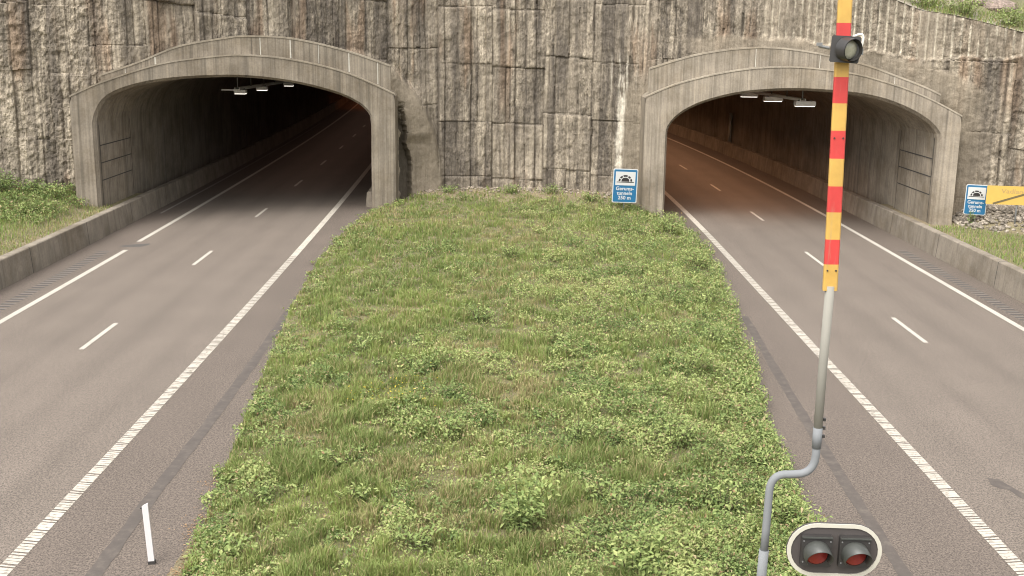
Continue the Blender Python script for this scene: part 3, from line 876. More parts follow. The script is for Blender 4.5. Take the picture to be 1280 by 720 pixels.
def edge_noise(Y, seed): return 1.5 * (fbm(np.asarray(Y) * .55, np.zeros_like(Y), seed=seed) - .42)
def weed_clusters(CX, CY, CZ, H, Rr, nl, lsize, tone, red=.04):
    """clusters of upright leafy stems"""
    n = len(CX); idx = np.repeat(np.arange(n), nl)
    m = len(idx); a = rng.uniform(0, 2 * np.pi, m); r = np.sqrt(rng.random(m)) * Rr[idx]
    hz = rng.random(m) ** .65
    P = np.stack([CX[idx] + np.cos(a) * r * (.55 + .45 * hz), CY[idx] + np.sin(a) * r * (.55 + .45 * hz), CZ[idx] + .02 + H[idx] * hz * (1 - .35 * (r / Rr[idx]) ** 2)], 1)
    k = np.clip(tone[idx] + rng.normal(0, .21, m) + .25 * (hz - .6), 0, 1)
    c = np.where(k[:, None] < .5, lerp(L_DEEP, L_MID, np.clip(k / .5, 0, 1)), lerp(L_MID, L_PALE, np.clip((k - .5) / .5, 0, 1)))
    tn = rng.random(m) < .10
    c[tn] = np.array((.42, .34, .19)) * rng.uniform(.6, 1.15, (tn.sum(), 1))
    rd = rng.random(m) < red
    c[rd] = np.array(L_RED) * rng.uniform(.7, 1.2, (rd.sum(), 1))
    return leaves(P, lsize[idx] * rng.uniform(.6, 1.3, m), c)

def weeds():
    X, Y = sample_median(27000, .95)
    lf = leafy(X, Y)
    cl_ = fbm(X * 1.3, Y * 1.3, seed=141)
    keep = rng.random(len(X)) < np.clip(lf * 1.0 + .16, 0, 1) * (.35 + .8 * sm(.35, .6, cl_)) * sm(59.5, 56, Y)
    X, Y, lf, cl_ = X[keep], Y[keep], lf[keep], cl_[keep]
    n = len(X); e = np.minimum(X - gl(Y), gr(Y) - X)
    Rr = rng.uniform(.10, .24, n); H = (.10 + .34 * lf * sm(.3, .65, cl_)) * rng.uniform(.6, 1.3, n) * (.6 + .4 * sm(0, .6, e))
    tone = .24 + .5 * sm(.35, .65, fbm(X * .8, Y * .7, seed=142)) + rng.normal(0, .10, n)
    size = rng.uniform(.045, .085, n) * (.85 + Y / 110)
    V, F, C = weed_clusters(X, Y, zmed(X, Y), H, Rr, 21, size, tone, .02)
    o = link('ground_cover', mesh_from('ground_cover', V, F, M['leaf'], C))
    tag(o, 'low leafy weeds spreading thickly over the right half of the median', 'weeds', kind='stuff')
weeds()

def edge_weeds():
    n = 2600; t = rng.random(n); Y = 1 / ((1 - t) / 14 + t / 57.0)
    side = rng.random(n) < .42
    off = np.abs(rng.normal(0, .35, n)) - .12
    X = np.where(side, gl(Y) - edge_noise(Y, 161) * .5 + off, gr(Y) + edge_noise(Y, 162) * .6 - off)
    ok = rng.random(n) < np.where(side, sm(.38, .55, fbm(Y * .8, Y * 0, seed=163)), .95)
    ok &= (rng.random(n) < np.where(side, .6, 1.0))
    X, Y, side = X[ok], Y[ok], side[ok]; n = len(X)
    H = np.where(side, .15, .44) * rng.uniform(.5, 1.4, n)
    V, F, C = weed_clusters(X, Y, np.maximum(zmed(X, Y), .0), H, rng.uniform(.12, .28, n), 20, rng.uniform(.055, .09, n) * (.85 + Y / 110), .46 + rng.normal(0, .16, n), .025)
    tag(link('verge_weeds', mesh_from('verge_weeds', V, F, M['leaf'], C)), 'leafy weeds spilling over the edges of the median onto the shoulders', 'weeds', kind='stuff')
edge_weeds()

def bank_growth():
    # grass of the two banks and the hill edge
    parts = []
    n = 26000; Y = rng.uniform(28, 52.5, n); d = rng.uniform(.1, 9, n) ** 1.0; X = cl(Y) - 5.85 - d
    ok = (Y < wall_y(X) - .25); X, Y, d = X[ok], Y[ok], d[ok]; n = len(X)
    dr = sm(2.2, .3, d + 1.2 * (fbm(X, Y, seed=151) - .5))
    c = lerp(G_DEEP, G_FRESH, rng.random(n)); k = ((rng.random(n) < .2 + .5 * dr) * rng.uniform(.4, 1, n))[:, None]; c = c * (1 - k) + np.array(G_DRY) * k
    parts.append(blades(np.stack([X, Y, zbank(X, Y)], 1), (.14 + .2 * fbm(X * 1.5, Y * 1.5, seed=152)) * rng.uniform(.6, 1.3, n) * (1 - .4 * dr), rng.uniform(.014, .028, n), rng.uniform(.15, .7, n), c))
    n = 16000; Y = rng.uniform(28, 49.5, n); d = rng.uniform(.1, 8, n); X = cr(Y) + 5.65 + d
    ok = (Y < wall_y(X) - 1.6 + 1.2 * (fbm(X, Y, seed=153) - .5) - 1.4 * sm(18.5, 20, X)) & ~((X > 17.6) & (X < 18.8) & (Y > 48.4)); X, Y = X[ok], Y[ok]; n = len(X)
    c = lerp(G_DEEP, G_FRESH, rng.random(n)); k = ((rng.random(n) < .3) * rng.uniform(.4, 1, n))[:, None]; c = c * (1 - k) + np.array(G_DRY) * k
    parts.append(blades(np.stack([X, Y, zbank(X, Y)], 1), rng.uniform(.08, .24, n), rng.uniform(.014, .028, n), rng.uniform(.15, .7, n), c))
    V, F, C = cat(parts)
    tag(link('bank_grass', mesh_from('bank_grass', V, F, M['leaf'], C)), 'grass growing on the banks behind the outer barriers', 'grass', kind='stuff')
    n = 1500; Y = rng.uniform(34, 52, n); X = cl(Y) - 6.9 - rng.uniform(0, 8, n)
    dw = wall_y(X) - Y; ok = (dw > .3) & (dw < 8.5) & (rng.random(n) < sm(8.5, 3.0, dw)); X, Y = X[ok], Y[ok]; n = len(X)
    V, F, C = weed_clusters(X, Y, zbank(X, Y), rng.uniform(.25, .6, n), rng.uniform(.18, .4, n), 34, rng.uniform(.08, .13, n), .36 + rng.normal(0, .15, n), .04)
    tag(link('bank_weeds', mesh_from('bank_weeds', V, F, M['leaf'], C)), 'leafy weeds on the left bank at the foot of the rock', 'weeds', kind='stuff')
    # hill edge
    n = 9000; x = rng.uniform(17.2, 27, n); d = rng.uniform(.9, 9, n); yb = wall_y(x); P = np.stack([x + .35 * d * 0, yb + d, 0 * x], 1)
    return
bank_growth()

# ------------------------------------------------------------------ single shrubs
def shrub(loc, H, Rr, nleaf, lsize, tone, label, group, name='leafy_shrub', catg='shrub', upright=.6):
    root = empty(name, loc, label, catg, group)
    r = np.random.default_rng(abs(hash((round(loc[0] * 100), round(loc[1] * 100)))) % 99991)
    st = MB(); pts = []
    ns = max(4, int(5 + Rr * 10))
    for i in range(ns):
        a = r.uniform(0, 2 * np.pi); rr = Rr * math.sqrt(r.random()); hh = H * r.uniform(.6, 1.05) * (1 - .3 * (rr / Rr) ** 2)
        tip = np.array((math.cos(a) * rr, math.sin(a) * rr, hh)); base = np.array((math.cos(a) * rr * .25, math.sin(a) * rr * .25, -.03))
        midp = base * .45 + tip * .55; midp[:2] *= .75
        st.tube([base, midp, tip], [.011, .008, .004], 5)
        k = int(nleaf / ns)
        t = r.random(k) ** upright
        p = np.where(t[:, None] < .55, base + (midp - base) * (t[:, None] / .55), midp + (tip - midp) * ((t[:, None] - .55) / .45))
        p = p + r.normal(0, 1, (k, 3)) * (np.array((.09, .09, .05)) * (Rr / .45) ** .6)
        pts.append(p)
    P = np.concatenate(pts); P[:, 2] = np.maximum(P[:, 2], .02); n = len(P)
    k = np.clip(tone + .25 * (P[:, 2] / H - .5) * .6 + r.normal(0, .2, n), 0, 1)  # lower leaves darker: shade beneath the shrub put into the leaf colour
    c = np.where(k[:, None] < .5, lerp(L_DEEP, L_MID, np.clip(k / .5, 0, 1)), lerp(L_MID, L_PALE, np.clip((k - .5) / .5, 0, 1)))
    rd = r.random(n) < .015; c[rd] = L_RED
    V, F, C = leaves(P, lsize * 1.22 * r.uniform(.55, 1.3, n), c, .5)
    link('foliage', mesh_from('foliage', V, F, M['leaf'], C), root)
    st.build('stem', M['stem'], root)
    return root
SH = [
 # x, y, H, R, leaves, leaf size, tone, label
 (-.06, 17.5, 1.15, .66, 950, .092, .52, 'large pale green bushy shrub standing alone near the front middle of the median'),
 (1.75, 16.3, .75, .80, 950, .085, .58, 'wide pale shrub at the bottom edge of the picture left of the double signal'),
 (-1.75, 16.9, .50, .42, 260, .075, .50, 'small shrub at the front edge left of the large bushy shrub'),
 (-3.1, 18.6, .42, .36, 190, .085, .62, 'low broad leaved plant in grass, left front of the median'),
 (-3.6, 20.5, .45, .40, 220, .075, .52, 'low leafy plant left front, just behind the broad leaved one'),
 (-4.7, 17.0, .40, .45, 240, .080, .58, 'front left corner plant at the gravelly grass edge'),
 (-4.85, 19.2, .40, .40, 200, .075, .50, 'low plant by the left grass edge beyond the white post'),
 (-5.1, 21.8, .50, .42, 240, .075, .42, 'darker plant on the left grass edge further up the road'),
 (-1.6, 22.0, .48, .36, 200, .075, .48, 'narrow leafy sprig in the grass in the centre front'),
 (-2.8, 27.0, .50, .55, 280, .080, .55, 'pale shrub left of centre about the middle of the median'),
 (-1.4, 32.0, .60, .60, 300, .085, .40, 'dark green shrub near the centre of the median'),
 (-.6, 42.0, .65, .60, 280, .090, .55, 'upright shrub in the far centre of the median'),
 (-3.2, 43.4, .55, .60, 260, .090, .35, 'dark rounded shrub far left of centre on the median'),
 (-4.4, 29.2, .45, .50, 240, .080, .55, 'pale leafy clump on the left half of the median, halfway up'),
 (1.1, 22.0, .60, .50, 320, .075, .55, 'bushy clump right of centre in the nearer median'),
 (3.1, 22.1, .65, .60, 380, .075, .58, 'yellow green clump between centre and the boom post'),
 (3.6, 18.9, .60, .60, 380, .075, .60, 'leafy clump left of the grey boom post near the front'),
 (4.75, 22.2, .60, .45, 280, .075, .55, 'shrub on the right grass edge behind the boom tube'),
 (4.7, 18.9, .55, .45, 280, .075, .55, 'shrub on the right grass edge beside the crank of the boom tube'),
 (4.2, 27.4, .70, .65, 380, .080, .55, 'spreading shrub on the right half of the median, halfway up'),
 (3.7, 35.4, .70, .70, 340, .085, .50, 'rounded shrub on the right half of the far median'),
 (6.5, 42.4, .80, .70, 360, .090, .60, 'tall pale shrub at the far right grass edge by the road'),
 (6.5, 50.0, .90, .80, 400, .095, .62, 'tall pale shrub in front of the right portal left pillar'),
 (6.0, 36.0, .70, .60, 320, .085, .58, 'pale shrub along the right grass edge below the far one'),
 (5.3, 30.5, .70, .55, 320, .080, .50, 'green shrub along the right grass edge in the middle distance'),
 (-7.0, 57.6, .60, .45, 220, .090, .35, 'dark green bush at the foot of the left portal right pillar'),
 (-4.2, 58.9, .50, .70, 300, .090, .42, 'low spreading bush at the rock foot near the left portal'),
 (-.9, 58.6, .50, .80, 320, .090, .45, 'low wide bush at the rock foot midway between the portals'),
 (1.3, 58.7, .55, .60, 260, .090, .42, 'bush at the rock foot right of the midway one'),
 (3.3, 57.5, .55, .60, 260, .090, .50, 'bush left of the blue sign near the rock foot'),
 (.9, 29.5, .55, .50, 280, .080, .52, 'leafy clump on the centre line of the median, middle distance'),
 (1.5, 18.8, .50, .45, 260, .080, .62, 'pale clump just right of the large bushy shrub'),
]
for x, y, H, rr, nl, ls, tn, lab in SH:
    shrub((x, y, float(zmed(x, y))), H, rr, nl, ls, tn, lab, 'shrubs growing on the median strip')
BK = [(-23.8, 49.4, 1.0, .9, 520, .11, .25, 'dark green bush at the far left rock foot'),
      (-22.3, 49.6, .8, .6, 320, .11, .30, 'dark bush on the left bank between the far left bush and portal'),
      (-21.2, 49.4, .8, .55, 300, .10, .42, 'bush beside the left portal outer pillar on the bank'),
      (-21.3, 46.6, .6, .6, 300, .10, .40, 'spreading bush lower on the left bank in the grass')]
for x, y, H, rr, nl, ls, tn, lab in BK:
    shrub((x, y, float(zbank(x, y))), H, rr, nl, ls, tn, lab, 'bushes on the left bank')
tb = shrub((19.25, 48.0, float(zbank(19.25, 48.0))), .75, .22, 70, .10, .2, 'thin dark sapling at the foot of the right blue tunnel sign', None, 'sapling', 'sapling')
HB = [(17.9, 1.8, 1.2, 1.1, 700, .11, .62, 'bright green bush on the hill top, leftmost above the rock edge'),
      (19.4, 1.9, 1.4, 1.2, 800, .11, .58, 'bright green bush on the hill top, middle one above the rock edge'),
      (21.0, 1.6, 1.0, .9, 600, .11, .55, 'bright green bush on the hill top nearest the right picture edge'),
      (22.6, 2.6, 1.1, 1.0, 600, .11, .45, 'darker bush on the hill top at the right picture edge'),
      (19.8, 5.0, 1.5, 1.4, 700, .12, .45, 'bush farther back on the hill behind the bright ones')]
for x, d, H, rr, nl, ls, tn, lab in HB:
    z = float(wall_top(x)) + .30 * max(0, d - .8) - .1
    shrub((x, float(wall_y(x)) + d, z), H, rr, nl, ls, tn, lab, 'bushes on the hill above the cutting')
# hill grass
def hill_grass():
    n = 14000; x = rng.uniform(15.5, 28, n); d = rng.uniform(.9, 9, n)
    z = wall_top(x) + .30 * (d - .8) - .05
    c = lerp(G_DEEP, G_FRESH, rng.random(n)); k = ((rng.random(n) < .4) * rng.uniform(.4, 1, n))[:, None]; c = c * (1 - k) + np.array(G_DRY) * k
    V, F, C = blades(np.stack([x, wall_y(x) + d, z], 1), rng.uniform(.15, .4, n), rng.uniform(.02, .035, n), rng.uniform(.15, .7, n), c)
    tag(link('hill_grass', mesh_from('hill_grass', V, F, M['leaf'], C)), 'grass on the hill above the rock edge at upper right', 'grass', kind='stuff')
hill_grass()
# yellow flowers
def flowers():
    n = 90; X = -3.1 + rng.normal(0, .55, n); Y = 24.6 + rng.normal(0, .6, n)
    P = np.stack([X, Y, zmed(X, Y) + rng.uniform(.15, .42, n)], 1)
    V, F, C = leaves(P, rng.uniform(.04, .07, n), np.tile(np.array((.62, .47, .06)), (n, 1)), .3)
    tag(link('yellow_flowers', mesh_from('yellow_flowers', V, F, M['leaf'], C)), 'patch of tiny yellow flowers in the left half of the median', 'flowers', kind='stuff')
flowers()

def litter():
    n = 700; Y = 16.0 + rng.random(n) ** 1.5 * 4.5
    X = gl(Y) - np.abs(rng.normal(0, .17, n)) - .04 + .12 * np.sin(Y * 3)
    c = np.array((.36, .235, .13)) * rng.uniform(.55, 1.25, (n, 1))
    V, F, C = leaves(np.stack([X, Y, np.full(n, .022)], 1), rng.uniform(.025, .06, n), c, .12)
    tag(link('leaf_litter', mesh_from('leaf_litter', V, F, M['leaf'], C)), 'brown dead leaves along the left front edge of the grass', 'litter', kind='stuff')
litter()

# ------------------------------------------------------------------ stones
def rock_blob(r_, size, squash=.7):
    import bmesh
    bm = bmesh.new(); bmesh.ops.create_icosphere(bm, subdivisions=2, radius=1)
    V = np.array([v.co[:] for v in bm.verts]); F = [tuple(v.index for v in f.verts) for f in bm.faces]; bm.free()
    o = r_.uniform(0, 50)
    k = .7 + .6 * fbm(V[:, 0] * 1.1 + o, V[:, 1] * 1.1 + o, V[:, 2] * 1.1 + o, seed=7, oct=3)
    V = np.round(V * k[:, None] * 5) / 5 * .35 + V * k[:, None] * .65
    return V * np.array(size) * np.array((1, 1, squash)), F
def scree():
    r_ = random.Random(3); protos = [rock_blob(r_, (1, 1, 1)) for _ in range(6)]
    V = []; F = []; P = []; b = 0
    for i in range(1500):
        x = r_.uniform(18.9, 25); y = float(wall_y(x)) - abs(r_.gauss(0, 1.0)) - .12
        if y < float(wall_y(x)) - 2.6: continue
        s = r_.uniform(.035, .12) * (1.6 if r_.random() < .06 else 1)
        v, f = r_.choice(protos); a = r_.uniform(0, 6.28); ca, sa = math.cos(a), math.sin(a)
        v = v * s; v = np.stack([v[:, 0] * ca - v[:, 1] * sa, v[:, 0] * sa + v[:, 1] * ca, v[:, 2]], 1) + (x, y, float(zbank(x, y)) + s * .3)
        V.append(v); F += [tuple(q + b for q in ff) for ff in f]; b += len(v)
        P.append(np.tile(np.array((.46, .395, .315)) * r_.uniform(.6, 1.25), (len(v), 1)))
    V = np.concatenate(V)
    me = mesh_from('scree', V, np.array(F), M['rock'], np.concatenate(P))
    tag(link('gravel', me), 'grey broken stones on the slope under the right signs', 'gravel', kind='stuff')
    V = []; F = []; P = []; b = 0
    for i in range(420):
        x = r_.uniform(-6.5, 5.6); y = float(wall_y(x)) - abs(r_.gauss(0, .7)) - .15
        s = r_.uniform(.03, .10)
        v, f = r_.choice(protos); v = v * s + (x, y, float(zmed(x, y)) + s * .3)
        V.append(v); F += [tuple(q + b for q in ff) for ff in f]; b += len(v); P.append(np.tile(np.array((.48, .40, .31)) * r_.uniform(.6, 1.25), (len(v), 1)))
    me = mesh_from('rubble', np.concatenate(V), np.array(F), M['rock'], np.concatenate(P))
    tag(link('rubble', me), 'small stones fallen along the rock foot between the portals', 'rubble', kind='stuff')
    for x, d, s, lab in ((20.3, 4.2, .8, 'pinkish boulder on the hill behind the middle bush'), (22.4, 1.3, .5, 'pale boulder near the rock edge at the right picture edge'), (21.6, 4.6, 1.0, 'large pale boulder on the hill at upper right corner')):
        v, f = rock_blob(r_, (s, s * .8, s * .6))
        me = mesh_from('boulder', v, np.array(f), M['rock'], np.tile(np.array((.40, .31, .255)), (len(v), 1)))
        o = link('boulder', me); o.location = (x, float(wall_y(x)) + d, float(wall_top(x)) + .3 * (d - .8) + .1)
        tag(o, lab, 'boulder', 'boulders on the hill')
scree()

# ------------------------------------------------------------------ lettering
def text_mesh(s, size, mat, parent, name, loc, extrude=.003, align='CENTER', rot=(R(90), 0, 0), sx=1.0):
    cu = bpy.data.curves.new(name, 'FONT'); cu.body = s; cu.size = size; cu.align_x = align; cu.align_y = 'CENTER'; cu.extrude = extrude
    cu.resolution_u = 3; cu.offset = size * .018
    t = bpy.data.objects.new(name + '_src', cu); COL.objects.link(t)
    dg = bpy.context.evaluated_depsgraph_get(); dg.update()
    me = bpy.data.meshes.new_from_object(t.evaluated_get(dg)); bpy.data.objects.remove(t)
    me.materials.clear(); me.materials.append(mat); me.name = name
    o = link(name, me, parent); o.location = loc; o.rotation_euler = rot; o.scale = (sx, 1, 1)
    return o

def tunnel_sign(loc, w, h, post_h, label, rot, group):
    root = empty('road_sign', loc, label, 'road sign', group, rot)
    cz = post_h + h / 2
    b = MB(); b.box((0, 0, cz), (w, .03, h), bev=.05); b.build('sign_border', M['sign_white'], root)
    b = MB(); b.box((0, -.018, cz), (w * .93, .012, h * .95), bev=.04); plate = b.build('sign_plate', M['sign_blue'], root)
    b = MB(); b.box((0, -.028, cz + h * .215), (w * .80, .012, h * .40), bev=.01); pan = b.build('symbol_panel', M['sign_white'], root)
    # tunnel symbol: arch mouth, stones round it, ground line
    s = MB(); cx, zb = 0, cz + h * .115; rr = w * .16
    y = -.038
    n = 14; arc = [(math.cos(math.pi * i / n) * rr, zb + .02 + math.sin(math.pi * i / n) ** .7 * rr * 1.0) for i in range(n + 1)]
    V = [(a, y, z) for a, z in arc] + [(a, y + .006, z) for a, z in arc]
    s.add(V, [tuple(reversed(range(n + 1)))] + [(i, i + 1, n + 2 + i, n + 1 + i) for i in range(n)])
    for a0, a1 in ((2, 26), (36, 62), (70, 110), (118, 144), (154, 178)):
        A = np.radians(np.linspace(a0, a1, 4)); V = []
        for q in A: V += [(math.cos(q) * rr * 1.28, y, zb + .02 + math.sin(q) * rr * 1.22), (math.cos(q) * rr * 1.75, y, zb + .02 + math.sin(q) * rr * 1.66)]
        s.add(V, [(2 * i, 2 * i + 2, 2 * i + 3, 2 * i + 1) for i in range(3)])
    s.box((0, y + .003, zb - .012), (w * .70, .006, h * .022))
    s.build('tunnel_symbol', M['sign_black'], root)
    for i, t in enumerate(('Gerums-', 'tunneln', '250 m')):
        text_mesh(t, h * .150, M['sign_white'], root, 'lettering', (0, -.030, cz - h * (.085 + .135 * i)), sx=1.0 if w / h > .7 else .95)
    p = MB(); p.tube([(0, .05, -.3), (0, .05, cz + h * .4)], .038, 10); p.build('post', M['steel'], root, True)
    return root
tunnel_sign((4.77, 55.3, float(zmed(4.77, 55.3))), 1.24, 1.70, .83 - float(zmed(4.77, 55.3)), 'blue and white tunnel information sign on the median left of the right portal', (0, R(1.6), R(3)), 'blue tunnel information signs')
zs = float(zbank(19.42, 48.2))
tunnel_sign((19.42, 48.2, zs), .90, 1.32, 1.50 - zs, 'blue and white tunnel information sign on stones right of the right portal', (0, R(1.0), R(-14)), 'blue tunnel information signs')

def yellow_sign():
    z0 = float(zbank(20.93, 47.5)); root = empty('direction_sign', (20.93, 47.5, z0), 'yellow sign with a dark diagonal stripe at the right picture edge', 'road sign', None, (0, R(.8), R(-4)))
    h = .80; w = 2.66; cz = 2.45 - z0
    b = MB(); b.box((0, 0, cz), (w, .03, h), bev=.03); b.build('sign_plate', M['sign_yellow'], root)
    b = MB(); a = math.atan2(h * .92, w * .80)
    b.box((.05, -.019, cz), (w * .86, .008, .085), rot=Matrix.Rotation(-a, 3, 'Y')); b.build('diagonal_stripe', M['stripe'], root)
    text_mesh('Vadlanda', .27, M['faded'], root, 'lettering', (-.12, -.017, cz + .17), .001, sx=1.25)
    p = MB()
    for x in (-.0, .95): p.tube([(x, .05, -.3), (x, .05, cz + .35)], .036, 10)
    p.build_each('post', M['steel'], root, True)
yellow_sign()

# ------------------------------------------------------------------ white edge post
def edge_post():
    root = empty('marker_post', (-6.17, 16.92, 0), 'white leaning marker post on the left shoulder beside the grass', 'marker post', None, (R(-2), R(-3.5), R(4)))
    b = MB(); hw, d = .05, .032; H = 1.02
    o = [(-hw, -d), (hw, -d), (hw * .8, d), (-hw * .8, d)]
    V = [(x, y, .05) for x, y in o] + [(x, y, H + (.035 if x > 0 else 0)) for x, y in o]
    b.add(V, [(3, 2, 1, 0), (4, 5, 6, 7), (0, 1, 5, 4), (1, 2, 6, 5), (2, 3, 7, 6), (3, 0, 4, 7)]); b.build('post_blade', M['white'], root)
    b = MB(); b.box((0, 0, .02), (.115, .08, .07)); b.build('foot', M['black'], root)
    b = MB(); b.box((-.072, 0, H - .04), (.03, .02, .02)); b.build('clip', M['black'], root)
edge_post()

# ------------------------------------------------------------------ barrier boom
def boom():
    root = empty('barrier_boom', (2.52, 10.8, float(zmed(2.52, 10.8))), 'raised red and yellow striped barrier boom on a cranked grey tube', 'barrier boom')
    ox, oy, oz = root.location
    def Lc(p): return (p[0] - ox, p[1] - oy, p[2] - oz)
    Y = 10.8
    def bx(z): return np.interp(z, [6.10, 6.66, 8.2, 8.95, 10.4], [3.006, 2.996, 2.962, 2.945, 2.905])
    def bw(z): return np.interp(z, [6.1, 6.66, 8.2, 8.95, 10.4], [.142, .140, .135, .131, .120])
    zs = [6.154, 6.421, 6.670, 6.939, 7.194, 7.462, 7.731, 7.990, 8.238, 8.492, 8.739, 8.995, 9.25, 9.5, 9.75, 10.0, 10.25]
    b = MB()
    for i in range(len(zs) - 1):
        z0, z1 = zs[i], zs[i + 1]; V = []
        for z in (z0, z1):
            w = bw(z) / 2; x = bx(z); d = .028; c = .012
            V += [Lc((x + a, Y + q, z)) for a, q in ((-w + c, -d), (w - c, -d), (w, -d + c), (w, d - c), (w - c, d), (-w + c, d), (-w, d - c), (-w, -d + c))]
        F = [(k, (k + 1) % 8, (k + 1) % 8 + 8, k + 8) for k in range(8)]
        if i == 0: F.append(tuple(reversed(range(8))))
        if i == len(zs) - 2: F.append(tuple(range(8, 16)))
        b.add(V, F, i % 2)
    arm = b.build('boom_arm', None, root, mats=[M['boom_yellow'], M['boom_red']])
    s = MB()
    for z in (6.36, 7.66):
        for sx in (-.042, .042):
            s.tube([Lc((bx(z) + sx, Y - .036, z)), Lc((bx(z) + sx, Y - .027, z))], .009, 8)
    s.build_each('bolt', M['black'], arm)
    # tube: straight piece, then the crank
    t = MB(); t.tube([Lc((3.006, Y, 6.20)), Lc((2.994, Y, 5.436)), Lc((2.990, Y, 4.60))], [.046, .045, .045], 16); t.build('upper_tube', M['tube_beige'], root, True)
    def bez(a, b_, c, n=7): return [tuple((1 - q) ** 2 * a[i] + 2 * q * (1 - q) * b_[i] + q * q * c[i] for i in range(3)) for q in np.linspace(0, 1, n)]
    path = [(2.990, Y, 4.66)] + bez((2.990, Y, 4.42), (2.985, Y, 4.215), (2.80, Y, 4.21)) + [(2.72, Y, 4.205)] + bez((2.68, Y, 4.205), (2.545, Y, 4.19), (2.538, Y, 4.02)) + [(2.53, Y, 3.6), (2.522, Y, 3.28)]
    t = MB(); t.tube([Lc(p) for p in path], .041, 16); t.build('crank_tube', M['post_grey'], root, True)
    t = MB(); t.tube([Lc((2.99, Y, 4.50)), Lc((2.99, Y, 4.72))], .048, 16); t.build('sleeve', M['post_grey'], root, True)
    t = MB(); t.tube([Lc((2.523, Y, 3.36)), Lc((2.512, Y, 3.0)), Lc((2.51, Y, .0))], .051, 16); t.build('base_post', M['post_grey'], root, True)
    t = MB()
    for z in (4.63, 4.72, 4.81): t.box(Lc((3.048, Y - .01, z)), (.026, .03, .03))
    t.build_each('bolt', M['black'], root)
    # warning lamp clamped on the boom
    lz = 8.495; lx = 2.946
    rot = Matrix.Rotation(R(-14), 3, 'Z')
    t = MB(); t.box(Lc((lx + .01, Y - .085, lz)), (.265, .10, .245), rot=Matrix.Rotation(R(3), 3, 'Y') @ rot, bev=.012)
    lamp = t.build('warning_lamp', M['black'], root)
    dirv = Vector((.38, -.90, -.10)).normalized()
    c = Vector(Lc((lx - .005, Y - .12, lz + .005)))
    t = MB(); t.tube([c, c + dirv * .06, c + dirv * .13], [.108, .108, .104], 24, cap=False); t.tube([c + dirv * .13, c + dirv * .02], [.098, .098], 24, cap=False)
    t.add([], []); t.build('lamp_hood', M['black'], lamp, True)
    t = MB(); pts = [c + dirv * q for q in (.055, .075, .088, .093)]; t.tube(pts, [.099, .085, .05, .01], 24); t.build('lens', M['lens_grey'], lamp, True)
    t = MB(); t.tube(bez(Lc((lx + .07, Y - .03, lz + .10)), Lc((lx + .24, Y - .03, lz + .22)), Lc((lx + .165, Y - .03, lz - .01)), 12), .012, 8); t.build('cable', M['cable'], lamp, True)
    t = MB(); t.tube([Lc((lx - .13, Y - .05, lz + .01)), Lc((lx - .23, Y - .05, lz + .03))], .014, 8); t.box(Lc((lx - .225, Y - .05, lz + .045)), (.05, .03, .03)); t.box(Lc((lx + .16, Y - .05, lz - .02)), (.05, .05, .06))
    t.build_each('clamp', M['steel'], lamp)
boom()

